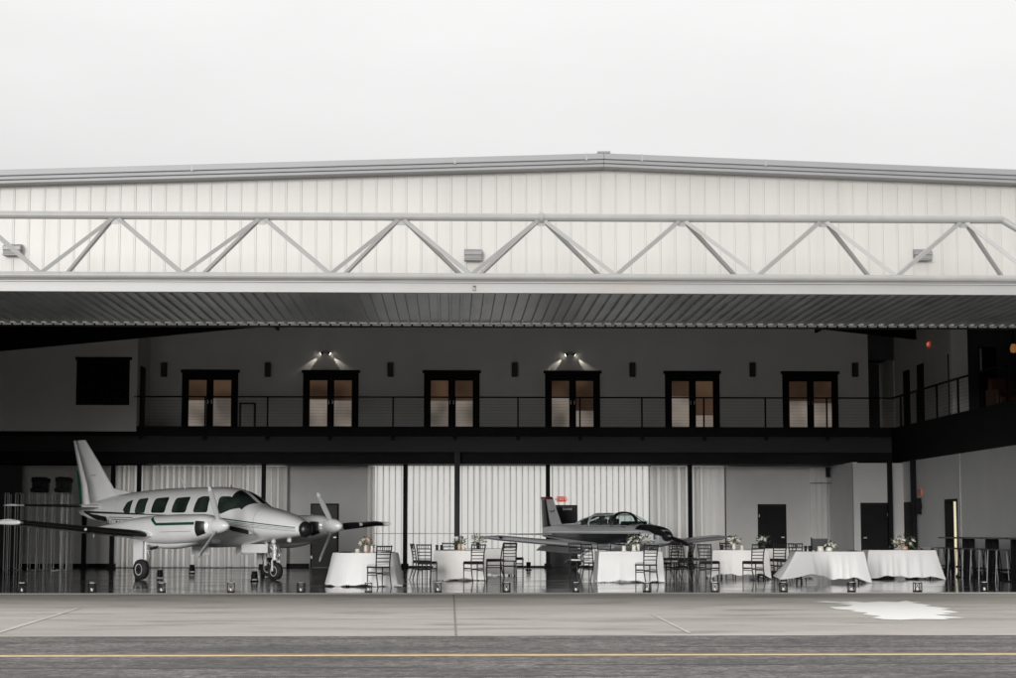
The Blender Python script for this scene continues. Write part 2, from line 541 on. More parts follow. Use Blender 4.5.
def text_mesh(name, body, size, mat, parent, loc, rot, depth=0.004, align='CENTER'):
    cu = bpy.data.curves.new(name, 'FONT')
    cu.body = body
    cu.size = size
    cu.extrude = depth
    cu.align_x = align
    cu.align_y = 'CENTER'
    to = bpy.data.objects.new(name + '_tmp', cu)
    COL.objects.link(to)
    dg = bpy.context.evaluated_depsgraph_get()
    me = bpy.data.meshes.new_from_object(to.evaluated_get(dg))
    bpy.data.objects.remove(to)
    me.name = name
    me.materials.clear()
    me.materials.append(mat)
    o = bpy.data.objects.new(name, me)
    COL.objects.link(o)
    o.parent = parent
    o.location = loc
    o.rotation_euler = rot
    return o


# ------------------------------------------------------------------ ground (setting)
def flat(name, pts, z, mat, kind='structure'):
    mb = MB().add([(p[0], p[1], z) for p in pts], [tuple(range(len(pts)))])
    o = mb.build(name, mat)
    o['kind'] = kind
    return o


def rect(name, x0, x1, y0, y1, z, mat):
    return flat(name, [(x0, y0), (x1, y0), (x1, y1), (x0, y1)], z, mat)


Y_ASPH = 22.7
rect('ground', -900, 900, -600, 1400, -0.008, M['asphalt'])
rect('concrete_apron', -60, 60, 27.2, TH - 0.75, -0.004, M['concrete'])
rect('concrete_apron', -60, 60, Y_ASPH, 27.2, -0.004, M['concrete_near'])
# the threshold strip and the polished floor inside
rect('threshold_strip', -16.6, 12.4, TH - 0.75, TH + 0.14, 0.0, M['lip'])
rect('hangar_floor', -19, 22, TH + 0.14, BK + 0.3, 0.0, M['floor'])
rect('rear_bounce_slab', -60, 60, BK + 0.32, BK + 40, -0.004, M['concrete'])  # unseen slab, added to bounce daylight onto the back of the rear door
# joints sawn in the apron
for i, jy in enumerate((27.2, 32.6)):
    rect('apron_joint', -60, 60, jy - 0.008, jy + 0.008, -0.001, M['joint'])
for jx in (-14.0, -6.9, 0.075, 7.1, 14.2):
    if abs(jx) < 1:
        rect('apron_joint', jx - 0.014, jx + 0.014, Y_ASPH + 0.1, TH - 0.76, 0.0005, M['joint'])


def gpt(px, py):
    """ground point under a photo pixel"""
    a = at(px, py, 1.0)
    t = CAM_H / (CAM_H - a.z)
    return (a.x * t, t)


# faint white painted lines
def strip(name, p, q, w, z, mat):
    p, q = Vector((*p, 0)), Vector((*q, 0))
    n = (q - p).normalized().cross(Vector((0, 0, 1))) * w / 2
    return flat(name, [tuple((p + n)[:2]), tuple((q + n)[:2]), tuple((q - n)[:2]), tuple((p - n)[:2])], z, mat)


strip('painted_line', gpt(79, 608), gpt(-60, 650), 0.09, 0.002, M['white_line'])
strip('painted_line', gpt(652, 614), gpt(690, 633), 0.05, 0.002, M['white_line'])
# yellow taxi line
yl = gpt(508, 654.5)[1]
rect('yellow_line', -80, 80, yl - 0.12, yl + 0.10, -0.004, M['yellow'])
rect('yellow_line', -80, 80, yl + 0.12, yl + 0.30, -0.004, M['yellow_edge'])

def crack(y0, x0, x1, wmax, seed):
    rnd = random.Random(seed)
    up, dn = [], []
    n = int((x1 - x0) / 0.25)
    y = y0
    for i in range(n + 1):
        x = x0 + (x1 - x0) * i / n
        y += rnd.uniform(-0.02, 0.02)
        w = rnd.uniform(0.15, 1.0) * wmax * math.sin(PI * (0.02 + 0.96 * i / n)) ** 0.5
        up.append((x, y + w))
        dn.append((x, y - w))
    mb = MB()
    mb.add([(p[0], p[1], -0.006) for p in up + dn], [(i, i + 1, n + 2 + i, n + 1 + i) for i in range(n)])
    mb.build('sealed_crack', M['tar'], None)['kind'] = 'structure'


crack(17.6, -4.6, -0.4, 0.180, 1)
crack(17.3, -9.0, -4.9, 0.108, 2)
crack(17.9, 0.8, 6.5, 0.090, 3)
crack(22.2, -3.0, 2.6, 0.054, 4)
crack(16.5, -2.0, 1.8, 0.126, 5)
crack(20.6, 2.0, 9.5, 0.063, 6)
# white spill on the apron
sp = [(813, 601.6), (826, 601.0), (840, 601.9), (853, 601.2), (864, 602.4), (880, 601.3), (897, 602.0), (906, 600.6), (913, 602.0), (923, 601.6),
      (912, 602.9), (921, 603.8), (932, 605.2), (925, 605.9), (940, 607.2), (952, 608.6), (941, 609.4), (950, 610.6), (960, 612.6), (943, 612.9),
      (953, 614.2), (935, 614.6), (949, 616.4), (967, 617.8), (944, 618.2), (950, 619.3), (918, 619.0), (900, 619.8), (884, 619.2), (871, 617.4),
      (881, 616.2), (862, 614.2), (868, 612.6), (850, 611.6), (856, 610.4), (836, 609.0), (829, 607.0), (846, 606.6), (853, 605.2), (838, 603.9), (852, 603.2), (829, 602.6)]
flat('white_spill', [gpt(*p) for p in sp], 0.001, M['patch'])

# ------------------------------------------------------------------ hangar shell
hangar = thing('hangar', 'wide off-white aircraft hangar with low gable roof and open front above both aircraft', 'hangar', (0, 0, 0))
XL, XR = -19.0, 22.6


def roof_z(x):
    return 8.58 - 0.034 * abs(x - RIDGE_X)


# facade of ribbed sheet metal, rib every 0.305 m
def ribbed_wall(x0, x1, y, z0, ztop, pitch, rib_w, rib_d):
    mb = MB()
    x = x0
    prof = []
    while x < x1 - 1e-6:
        prof += [(x, 0), (x + pitch - rib_w, 0), (x + pitch - rib_w * 0.72, -rib_d), (x + pitch - rib_w * 0.28, -rib_d)]
        x += pitch
    prof.append((x, 0))
    # split at the ridge is not needed: ribs are narrow
    vs = []
    for (px_, d) in prof:
        vs.append((px_, y + d, z0))
        vs.append((px_, y + d, ztop(px_)))
    fs = [(2 * i, 2 * i + 2, 2 * i + 3, 2 * i + 1) for i in range(len(prof) - 1)]
    mb.add(vs, fs)
    return mb


RIB0 = wx(601.5, TH, 200) - 0.305 * 100
xs0 = RIB0 + 0.305 * math.ceil((XL - RIB0) / 0.305)
ribbed_wall(xs0, XR, TH, DOOR_Z + 0.02, lambda x: roof_z(x) + 0.02, 0.305, 0.05, 0.011).build('facade_wall', M['facade'], hangar, fix=False)
ribbed_wall(xs0, -16.4, TH, 0.02, lambda x: DOOR_Z + 0.02, 0.305, 0.05, 0.011).build('facade_wall', M['facade'], hangar, fix=False)
ribbed_wall(12.15, XR, TH, 0.02, lambda x: DOOR_Z + 0.02, 0.305, 0.05, 0.011).build('facade_wall', M['facade'], hangar, fix=False)
for (a, b) in ((-16.4, -16.0), (11.8, 12.15)):
    MB().box(a, b, TH - 0.05, TH + 0.35, 0.0, DOOR_Z).build('door_jamb', M['trim'], hangar, bevel=0.01)
MB().box(-16.0, 11.8, TH + 0.05, TH + 0.35, DOOR_Z - 0.02, 6.1).build('door_header', M['black_beam'], hangar)

# roof, fascia and rake trim
for name, x0, x1 in (('roof', XL - 0.2, RIDGE_X), ('roof', RIDGE_X, XR + 0.2)):
    za, zb = roof_z(x0) + 0.06, roof_z(x1) + 0.06
    MB().prism([(x0, TH - 0.30, za), (x1, TH - 0.30, zb), (x1, TH - 0.30, zb + 0.12), (x0, TH - 0.30, za + 0.12)],
               (0, BK + 0.6 - TH, 0)).build('roof', M['roof_top'], hangar)
    MB().prism([(x0, TH + 0.06, za - 0.05), (x1, TH + 0.06, zb - 0.05), (x1, TH + 0.06, zb - 0.005), (x0, TH + 0.06, za - 0.005)],
               (0, BK + 0.4 - TH, 0)).build('roof_insulation', M['roof_under'], hangar)
    # stepped gutter-like fascia: upper light roll, lower darker face, thin rake angle under it
    def band(d0, d1, y0, y1, nm, mat):
        MB().prism([(x0, y0, za + d0), (x1, y0, zb + d0), (x1, y0, zb + d1), (x0, y0, za + d1)], (0, y1 - y0, 0)).build(nm, mat, hangar, bevel=0.012)
    band(0.09, 0.21, TH - 0.44, TH - 0.302, 'fascia', M['trim'])
    band(0.012, 0.088, TH - 0.40, TH - 0.302, 'fascia', M['trim_dark'])
    band(-0.058, 0.008, TH - 0.365, TH - 0.034, 'rake_trim', M['trim'])
# little joints in the fascia and the ridge cap
for px_ in (195, 455, 585, 640, 762):
    x = wx(px_, TH, 165)
    z = roof_z(x) + 0.06
    MB().box(x - 0.02, x + 0.02, TH - 0.444, TH - 0.38, z + 0.07, z + 0.214).build('fascia_joint', M['joint_cover'], hangar)
MB().box(RIDGE_X - 0.13, RIDGE_X + 0.13, TH - 0.42, TH + 0.6, 8.86, 8.895).build('ridge_cap', M['trim_dark'], hangar)

# outer side walls and rear
for (x, nm) in ((XL, 'side_wall'), (XR, 'side_wall')):
    MB().box(x, x + 0.15, TH + 0.05, BK + 0.3, 0.0, roof_z(x)).build(nm, M['wall_cool'], hangar)

# ---- lower back wall: grey bays with two wide openings closed by the translucent rear door and added glazing
A0, A1 = wx(116, BK), wx(286, BK)
B0, B1 = wx(368, BK), wx(726, BK)
C1 = wx(829, BK)
for (a, b, wm) in ((LX, A0, 'wall_upper'), (A1, B0, 'wall_grey'), (B1, C1 + 0.1, 'wall_grey')):
    MB().box(a, b, BK, BK + 0.2, 0.0, SOFF + 0.05).build('back_wall', M[wm], hangar)
for (a, b) in ((LX, A0), (A1, wx(310, BK)), (wx(339, BK), B0), (B1, wx(757, BK)), (wx(787, BK), C1 - 0.02)):
    MB().box(a, b, BK - 0.02, BK - 0.001, 0.0, 0.14).build('skirting', M['black'], hangar)


rwid = (0.012, 0.009, 0.013, 0.010, 0.012, 0.008, 0.014)


def rear_door(a, b):
    # sheet with a narrow trapezoid rib every 0.206 m; the ribs are opaque steel
    # softly bellied sheet: each field bows by its own amount, and a little differently up its height
    rnd = random.Random(int(a * 10))
    bow = [rnd.uniform(0.25, 1.0) for _ in range(80)]
    skew = [rnd.uniform(0.7, 1.5) for _ in range(80)]

    def sheet(u, v):
        d = u * (b - a) - 0.1
        k = int(math.floor(d / 0.206))
        t = (d / 0.206 - k) ** skew[k]
        return (a + u * (b - a), BK + 0.065 + 0.075 * bow[k] * math.sin(PI * t) * (1 + 0.3 * math.sin(3 * v + k)), (SOFF + 0.05) * v)
    o = MB().grid(sheet, int((b - a) / 0.0206), 6).build('rear_door', M['rear'], hangar, fix=False)
    x = a + 0.1
    k = 0
    while x < b:
        MB().box(x - rwid[k % 7], x + rwid[k % 7], BK + 0.02, BK + 0.058, 0.02, SOFF).build('rear_door_rib', M['rib'], o)
        k += 1
        x += 0.206
    MB().box(a, b, BK + 0.0, BK + 0.018, wz(533.5, BK) - 0.012, wz(533.5, BK) + 0.012).build('girt', M['rib'], o)
    MB().box(a, b, BK - 0.03, BK + 0.018, 0.0, 0.06).build('sill_rail', M['black'], o)


B2 = wx(650, BK)
rear_door(B0, B2)


def added_glazing(a, b):
    # clear glazing added behind the drapes so sky light reaches them directly
    o = MB().box(a, b, BK + 0.06, BK + 0.068, 0.0, SOFF + 0.05).build('added_glazing', M['clear'], hangar)
    n = max(1, round((b - a) / 1.3))
    for k in range(n + 1):
        x = a + (b - a) * k / n
        MB().box(x - 0.03, x + 0.03, BK + 0.02, BK + 0.058, 0.0, SOFF).build('mullion', M['black'], o)
    MB().box(a, b, BK - 0.03, BK + 0.018, 0.0, 0.06).build('sill_rail', M['black'], o)


added_glazing(B2, B1)
added_glazing(A0, A1)

# ---- upper back wall above the balcony
UX0, UX1 = -10.26, 14.4
C1_ = C1
MB().prism([(UX0, BK, SOFF + 0.06), (UX1, BK, SOFF + 0.06), (UX1, BK, roof_z(UX1)), (RIDGE_X, BK, roof_z(RIDGE_X)), (UX0, BK, roof_z(UX0))],
           (0, 0.2, 0)).build('upper_wall', M['wall_upper'], hangar)
MB().box(UX1 - 0.1, XR, BK + 0.21, BK + 0.304, 7.12, roof_z(14.4)).build('rear_gable', M['wall_dark'], hangar)
MB().box(15.5, XR, BK + 0.21, BK + 0.3, 0.0, 7.3).build('rear_gable', M['wall_dark'], hangar)
MB().box(LX - 0.4, UX0 - 0.01, BK + 0.001, BK + 0.2, SOFF + 0.06, roof_z(LX)).build('rear_gable', M['wall_dark'], hangar)
MB().box(C1_, 15.49, BK + 0.21, BK + 0.3, 0.0, DECK - 0.13).build('rear_gable', M['wall_dark'], hangar)
# projecting room on the left, flush with the balcony edge
RM = wx(137, BE, 400)
MB().box(LX - 0.4, RM, BE, BE + 0.18, wz(432, BE), roof_z(LX)).build('room_wall', M['wall_upper'], hangar)
MB().box(RM - 0.18, RM, BE + 0.181, BK - 0.002, wz(432, BE), roof_z(LX)).build('room_wall', M['wall_upper'], hangar)
MB().box(RM + 0.002, RM + 0.035, BE + 0.55, BE + 1.45, DECK, DECK + 2.1).build('door', M['door_black'], hangar)
MB().box(LX - 0.4, UX0 + 0.2, BE + 0.2, BK + 0.2, SOFF, SOFF + 0.15).build('soffit', M['black_beam'], hangar)
# window in the room wall
wa, wb = at(76, 405, BE), at(130, 360, BE)
win = MB().box(wa.x, wb.x, BE - 0.035, BE - 0.002, wa.z, wb.z).build('window', M['black'], hangar, bevel=0.004)
MB().box(wa.x - 0.04, wb.x + 0.07, BE - 0.07, BE - 0.002, wb.z + 0.002, wb.z + 0.09).build('window_head', M['black'], win, bevel=0.004)
MB().box(wa.x + 0.09, wb.x - 0.09, BE - 0.041, BE - 0.036, wa.z + 0.09, wb.z - 0.09).build('pane', M['glass_dark'], win)

# ---- balcony along the back
bx0, bx1 = RM, RX + 0.12
MB().box(bx0, bx1, BE, BK - 0.002, DECK - 0.10, DECK).build('balcony_deck', M['black_beam'], hangar)
MB().box(RM, bx1, BE - 0.04, BE + 0.0, 4.31, DECK + 0.08).build('balcony_fascia', M['black'], hangar)
MB().box(LX, RM - 0.001, BE - 0.04, BE + 0.0, 4.31, 4.462).build('balcony_fascia', M['black'], hangar)
MB().box(LX, bx1, BE + 0.02, BE + 0.08, 3.80, 4.309).build('balcony_beam', M['beam_face'], hangar)
MB().box(LX, bx1, BE - 0.06, BE + 0.16, 3.75, 3.799).build('beam_flange', M['black'], hangar)
MB().box(LX, bx1, BE + 0.10, BE + 0.2, SOFF - 0.02, 3.749).build('balcony_beam', M['black_beam'], hangar)
MB().box(LX, bx1, BE + 0.201, BK - 0.002, SOFF, SOFF + 0.1).build('soffit', M['black_beam'], hangar)

posts = [141, 205, 267.5, 330, 393, 455, 518, 580, 642, 704, 765.5, 827]
rail = MB().box(RM - 0.1, RX + 0.1, BE + 0.0, BE + 0.06, DECK + 1.03, DECK + 1.075).build('railing', M['black'], hangar)
for px_ in posts:
    x = wx(px_, BE, 415)
    MB().box(x - 0.025, x + 0.025, BE + 0.005, BE + 0.055, DECK, DECK + 1.03).build('railing_post', M['black'], rail)
    MB().box(x - 0.06, x + 0.06, BE - 0.075, BE - 0.041, 4.18, 4.42).build('post_bracket', M['black_beam'], rail)
for k in range(9):
    z = DECK + 0.10 + k * 0.103
    MB().tube((RM, BE + 0.03, z), (RX, BE + 0.03, z), 0.003, n=4).build('railing_cable', M['black_beam'], rail)

# ---- french doors on the upper wall
def french_door(px0, px1, i):
    x0, x1 = wx(px0, BK, 400), wx(px1, BK, 400)
    z0, z1 = DECK + 0.01, wz(373.5, BK)
    y = BK
    t = 0.13
    mb = MB()
    mb.box(x0, x0 + t, y - 0.05, y - 0.001, z0, z1)
    mb.box(x1 - t, x1, y - 0.05, y - 0.001, z0, z1)
    mb.box(x0 + t, x1 - t, y - 0.05, y - 0.001, z1 - 0.13, z1)
    o = mb.build('french_door', M['door_black'], hangar)
    MB().box(x0 - 0.05, x1 + 0.05, y - 0.08, y - 0.001, z1 + 0.001, z1 + 0.10).build('head_trim', M['door_black'], o, bevel=0.006)
    xm = (x0 + x1) / 2
    for side, (a, b) in enumerate(((x0 + t + 0.002, xm - 0.003), (xm + 0.003, x1 - t - 0.002))):
        mb = MB()
        st = 0.115
        mb.box(a, a + (0.10 if side == 0 else st), y - 0.04, y - 0.002, z0, z1 - 0.132)
        mb.box(b - (st if side == 0 else 0.10), b, y - 0.04, y - 0.002, z0, z1 - 0.132)
        mb.box(a, b, y - 0.0395, y - 0.003, z0, z0 + 0.22)
        mb.box(a, b, y - 0.0395, y - 0.003, z1 - 0.132 - 0.12, z1 - 0.134)
        mb.build('door_leaf', M['door_black'], o)
        split = [0.56, 0.58, 0.56, 0.62, 0.66, 0.57][i] * 1.0
        if side == 1:
            split = [0.60, 0.56, 0.56, 0.35, 0.25, 0.52][i]
        pa, pb = a + 0.10, b - 0.10
        zz0, zz1 = z0 + 0.22, z1 - 0.25
        zs = zz0 + (zz1 - zz0) * split
        MB().box(pa, pb, y - 0.02, y - 0.012, zs + 0.001, zz1).build('pane', M['pane_warm'], o)
        MB().box(pa, pb, y - 0.02, y - 0.012, zz0, zs).build('window_shade', M['shade'], o)
        hx = xm + (-0.06 if side == 0 else 0.06)
        MB().box(hx - 0.012, hx + 0.012, y - 0.075, y - 0.042, z0 + 0.98, z0 + 1.12).build('handle', M['steel'], o)


for i, (a, b) in enumerate(((182, 238), (303, 358.5), (424, 479.5), (545, 600), (665, 719.5), (782.5, 838))):
    french_door(a, b, i)

# ---- lower doors
def plain_door(px0, px1, py_top, Y, handle_right=True, mat=None):
    x0, x1 = wx(px0, Y, 540), wx(px1, Y, 540)
    zt = wz(py_top, Y)
    mb = MB()
    mb.box(x0, x0 + 0.06, Y - 0.03, Y - 0.001, 0.0, zt)
    mb.box(x1 - 0.06, x1, Y - 0.03, Y - 0.001, 0.0, zt)
    mb.box(x0 + 0.06, x1 - 0.06, Y - 0.03, Y - 0.001, zt - 0.06, zt)
    o = mb.build('door', M['door_black'], hangar)
    MB().box(x0 + 0.062, x1 - 0.062, Y - 0.022, Y - 0.002, 0.01, zt - 0.062).build('door_leaf', mat or M['door_black'], o, bevel=0.003)
    hx = x1 - 0.13 if handle_right else x0 + 0.13
    MB().box(hx - 0.05, hx + 0.05, Y - 0.07, Y - 0.023, 1.0, 1.04).build('handle', M['steel'], o)
    for hz in (0.3, 1.7):
        hh = x0 + 0.05 if handle_right else x1 - 0.05
        MB().box(hh - 0.012, hh + 0.012, Y - 0.04, Y - 0.0305, hz, hz + 0.1).build('hinge', M['steel'], o)
    return o


M['door_charcoal'] = pm('door_charcoal_paint', (0.020, 0.0195, 0.019), 0.5, var=0.12, spec=0.25)
plain_door(310.3, 338.7, 503.5, BK, True, M['door_charcoal'])
plain_door(758, 786.5, 504, BK, True)
# exit door set in the rear door
ed = plain_door(548, 577.5, 505, BK - 0.012, True, M['door_charcoal'])
a_, b_ = at(562.5, 510, BK - 0.036), at(572, 508, BK - 0.036)
MB().box(a_.x, b_.x, BK - 0.040, BK - 0.035, a_.z, b_.z).build('notice', M['paper'], ed)

# ---- back-right bump-out and right inner wall
BOY = 61.1
MB().box(C1, C1 + 0.18, BOY + 0.001, BK - 0.002, 0.0, SOFF - 0.002).build('side_partition', M['wall_cool'], hangar)
MB().box(C1, RX, BOY - 0.18, BOY, 0.0, SOFF - 0.03).build('side_partition', M['wall_grey'], hangar)
plain_door(861, 889.5, 502.5, BOY - 0.18, False)
# right wall with an open doorway between Y 54.3 and 55.7
MB().box(RX, RX + 0.2, 55.75, BOY - 0.182, 0.0, SOFF).build('right_wall', M['wall_cool'], hangar)
MB().box(RX, RX + 0.2, TH + 0.36, 54.4, 0.0, SOFF).build('right_wall', M['wall_cool'], hangar)
MB().box(RX, RX + 0.2, 54.402, 55.748, 2.16, SOFF).build('right_wall', M['wall_cool'], hangar)
dj = MB().box(RX - 0.03, RX + 0.22, 55.66, 55.749, 0.0, 2.159).build('doorway_frame', M['black'], hangar)
MB().box(RX - 0.03, RX + 0.22, 54.402, 54.45, 0.0, 2.159).build('doorway_frame', M['black'], hangar)
MB().box(RX - 0.03, RX + 0.22, 54.451, 55.659, 2.09, 2.159).build('doorway_frame', M['black'], hangar)
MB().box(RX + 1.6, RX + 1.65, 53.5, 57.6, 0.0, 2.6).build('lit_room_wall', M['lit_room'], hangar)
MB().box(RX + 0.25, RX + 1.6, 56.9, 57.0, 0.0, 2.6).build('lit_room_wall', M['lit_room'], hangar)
# dark narrow door on the right wall near the corner
d2 = MB().box(RX - 0.035, RX - 0.001, 59.55, 60.75, 0.0, 2.15).build('door', M['door_black'], hangar)
MB().box(RX - 0.07, RX - 0.036, 59.7, 59.76, 0.98, 1.08).build('handle', M['steel'], d2)
# conduit on the right wall
MB().tube((RX - 0.03, 53.95, 0.0), (RX - 0.03, 53.95, SOFF), 0.025, n=8).build('conduit', M['truss'], hangar)
for (y0, y1) in ((TH + 0.4, 54.38), (55.77, 59.5)):
    MB().box(RX - 0.02, RX - 0.001, y0, y1, 0.0, 0.14).build('skirting', M['black'], hangar)

# ---- right balcony (runs along the right wall) with railing, pier and lounge behind it
rb = MB().box(RX - 0.04, RX + 0.0, TH + 0.5, BE - 0.07, SOFF + 0.001, DECK + 0.05).build('balcony_fascia', M['black'], hangar)
MB().box(RX + 0.01, XR - 0.01, TH + 0.5, BK + 2.6, DECK - 0.12, DECK).build('balcony_deck', M['black_beam'], hangar)
rr = MB().box(RX + 0.01, RX + 0.07, TH + 0.5, BE - 0.01, DECK + 1.03, DECK + 1.075).build('railing', M['black'], hangar)
for y in (42.2, 44.6, 47.0, 49.4, 51.8, 54.2, 56.6, 59.0, 61.2):
    MB().box(RX + 0.015, RX + 0.065, y - 0.025, y + 0.025, DECK, DECK + 1.03).build('railing_post', M['black'], rr)
for k in range(9):
    z = DECK + 0.10 + k * 0.103
    MB().tube((RX + 0.04, TH + 0.5, z), (RX + 0.04, BE, z), 0.003, n=4).build('railing_cable', M['black'], rr)
MB().box(14.72, 15.2, 55.2, 55.5, DECK, roof_z(15)).build('pier', M['pier_white'], hangar)
UW = 15.35
MB().box(UW, UW + 0.15, BK + 0.31, BK + 2.5, DECK, 7.19).build('upper_side_wall', M['wall_upper'], hangar)
MB().box(UW, UW + 0.15, 55.6, BK + 0.2, DECK, roof_z(16)).build('upper_side_wall', M['wall_upper'], hangar)
MB().box(UX1 - 0.15, UX1, BK + 0.21, BK + 2.4, DECK, 7.19).build('upper_side_wall', M['wall_dark'], hangar)
MB().box(UX1 - 0.2, UW + 0.2, BK + 2.51, BK + 2.6, DECK, 7.19).build('corridor_wall', M['wall_dark'], hangar)
MB().box(UX1 - 0.3, UW + 0.3, BK + 0.305, BK + 2.7, 7.2, 7.3).build('corridor_ceiling', M['black'], hangar)
for (y0, y1, h) in ((57.0, 57.9, 2.1), (61.0, 61.8, 2.1), (62.9, 63.7, 2.05)):
    MB().box(UW - 0.035, UW - 0.001, y0, y1, DECK, DECK + h).build('door', M['door_black'], hangar)
# lounge recess further forward
MB().box(18.6, 18.75, 42, 55.5, DECK, roof_z(18)).build('lounge_wall', M['wall_dark'], hangar)
MB().box(15.1, 18.6, 55.52, 55.62, DECK, roof_z(18)).build('lounge_wall', M['wall_dark'], hangar)
lx0, lx1 = wx(980, 55.4, 380), wx(998, 55.4, 380)
ld = MB().box(lx0, lx1, 55.49, 55.518, DECK, DECK + 2.1).build('door', M['black'], hangar)
MB().box(lx0 + 0.03, lx0 + 0.09, 55.47, 55.489, DECK, DECK + 2.05).build('door_frame', M['wall_grey'], ld)

# ---- steel columns
def column(px_, Y, z1=SOFF, w=0.14, name='column', mat=None):
    x = wx(px_, Y, 540)
    o = MB().box(x - w / 2, x + w / 2, Y - w / 2, Y + w / 2, 0.02, z1).build(name, mat or M['black'], hangar)
    MB().box(x - w, x + w, Y - w, Y + w, 0.0, 0.019).build('base_plate', M['black'], o)
    MB().box(x - w * 0.85, x + w * 0.85, Y - w * 0.85, Y + w * 0.85, 0.02, 0.16).build('column_shoe', M['black'], o)


for px_ in (84, 112, 138, 263, 405, 548, 690.5):
    column(px_, 63.4)
column(457, BE - 0.15, 3.79, 0.18, mat=M['beam_face'])
column(891, 60.6, SOFF, 0.14)
column(914.5, 58.6, SOFF, 0.15)

# ---- steel portal frames under the roof
for Y in (40.5, 47.5, 54.6, 61.9):
    for sgn in (-1, 1):
        xe = XL + 0.2 if sgn < 0 else XR - 0.2
        zlow = 6.66 if sgn < 0 else 6.78
        xm = RIDGE_X
        zc = 8.50
        MB().prism([(xe, Y, zlow), (xm + sgn * 5.2, Y, 8.29), (xm, Y, 8.30), (xm, Y, roof_z(xm) - 0.03), (xe, Y, roof_z(xe) - 0.03)],
                   (0, 0.02, 0)).build('rafter', M['black'], hangar)
        MB().prism([(xe, Y - 0.1, zlow - 0.02), (xm + sgn * 5.2, Y - 0.1, 8.27), (xm + sgn * 5.2, Y - 0.1, 8.289), (xe, Y - 0.1, zlow - 0.001)],
                   (0, 0.22, 0)).build('rafter_flange', M['black'], hangar)
for k in range(11):
    x = XL + 2 + k * 3.7
    z = roof_z(x) - 0.02
    MB().box(x - 0.04, x + 0.04, TH + 0.3, BK + 0.1, z - 0.2, z).build('purlin', M['black'], hangar)

# ------------------------------------------------------------------ the swing-up hangar door with its truss
hd = thing('hangar_door', 'raised one-piece hangar door held level as a canopy with grey tube truss on top', 'hangar door', (0, 0, 0))
DF = 32.95       # front edge of the raised door
D0, D1 = -16.05, 11.85
PZ = DOOR_Z
# liner sheet with ribs running front to back
mbp = []
x = D0
prof = []
while x < D1:
    prof += [(x, 0.045), (x + 0.150, 0.045), (x + 0.160, 0.0), (x + 0.196, 0.0)]
    x += 0.206
vs, fs = [], []
for (a, d) in prof:
    vs += [(a, DF + 0.10, PZ + d), (a, TH - 0.06, PZ + d)]
fs = [(2 * i, 2 * i + 2, 2 * i + 3, 2 * i + 1) for i in range(len(prof) - 1)]
MB().add(vs, fs).build('liner_panel', M['liner'], hd, fix=False)
MB().box(D0, D1, DF + 0.12, TH - 0.10, PZ + 0.05, PZ + 0.09).build('outer_skin', M['facade'], hd)
# segmented sealing strip at the hinge line
mb = MB()
x = D0 + 0.05
while x < D1 - 0.1:
    mb.box(x, x + 0.165, TH - 0.058, TH - 0.035, PZ - 0.02, PZ + 0.008)
    x += 0.206
mb.build('seal_strip', M['aluminium'], hd)['kind'] = 'stuff'
# front edge channel
MB().box(D0, D1, DF + 0.02, DF + 0.10, PZ + 0.012, PZ + 0.165).build('edge_channel', M['door_edge'], hd)
MB().box(D0, D1, DF - 0.03, DF + 0.098, PZ - 0.012, PZ + 0.011).build('edge_flange', M['door_edge'], hd)
MB().box(D0, D1, DF - 0.02, DF + 0.098, PZ + 0.166, PZ + 0.178).build('edge_flange', M['door_edge'], hd)
# bottom chord (front), rear stringer, top chord
zb = wz(277, DF)
ztop = wz(218, DF + 0.5, 541)
YT = DF + 0.45
MB().tube((D0, DF + 0.02, zb + 0.005), (D1, DF + 0.02, zb + 0.005), 0.062, n=16).build('bottom_chord', M['truss'], hd)
YR = DF + 1.55
MB().tube((D0, YR, zb + 0.17), (D1, YR, zb + 0.17), 0.055, n=12).build('bottom_chord', M['truss'], hd)
xr_end = wx(1003, YT, 219)
MB().tube((D0 + 1.8, YT, ztop), (xr_end, YT, ztop), 0.072, n=16).build('top_chord', M['truss'], hd)
xl_end = D0 + 1.8
# end struts dropping to the door corners
MB().tube((xr_end - 0.02, YT, ztop), (D1 - 0.3, DF + 0.03, zb), 0.066, n=12).build('end_strut', M['truss'], hd)
MB().tube((xl_end, YT, ztop), (D0 + 0.2, DF + 0.03, zb), 0.066, n=12).build('end_strut', M['truss'], hd)
tops = [wx(p, YT, 217) for p in (-308, -167, -26, 115.5, 262, 401, 541, 682, 823, 963)]
bots = [wx(p, DF, 277) for p in (-237, -96, 40, 182, 330, 471, 616, 758, 897, 1036)]
for i, tx in enumerate(tops):
    for j, sgn in ((i - 1, -1), (i, 1)):
        if 0 <= j < len(bots):
            bx_ = bots[j] + sgn * 0.01
            MB().tube((tx + sgn * 0.05, YT, ztop - 0.05), (bx_, DF + 0.03, zb + 0.03), 0.048, n=4).build('diagonal', M['truss'], hd)
            # rear brace only on the outward side of each node
            left_half = tx < wx(430, YT)
            if (left_half and sgn < 0) or (not left_half and sgn > 0) or (abs(tx - wx(401, YT)) < 0.5 and sgn > 0) or (abs(tx - wx(541, YT)) < 0.5 and sgn < 0):
                MB().tube((tx + sgn * 0.05, YT + 0.04, ztop - 0.05), (bots[j] + (0.10 if sgn < 0 else -0.10), YR, zb + 0.17), 0.042, n=4).build('rear_diagonal', M['truss'], hd)
for tx in tops:
    MB().prism([(tx - 0.13, YT - 0.012, ztop - 0.06), (tx + 0.13, YT - 0.012, ztop - 0.06), (tx + 0.06, YT - 0.012, ztop - 0.15), (tx - 0.06, YT - 0.012, ztop - 0.15)],
               (0, 0.024, 0)).build('gusset', M['truss'], hd)
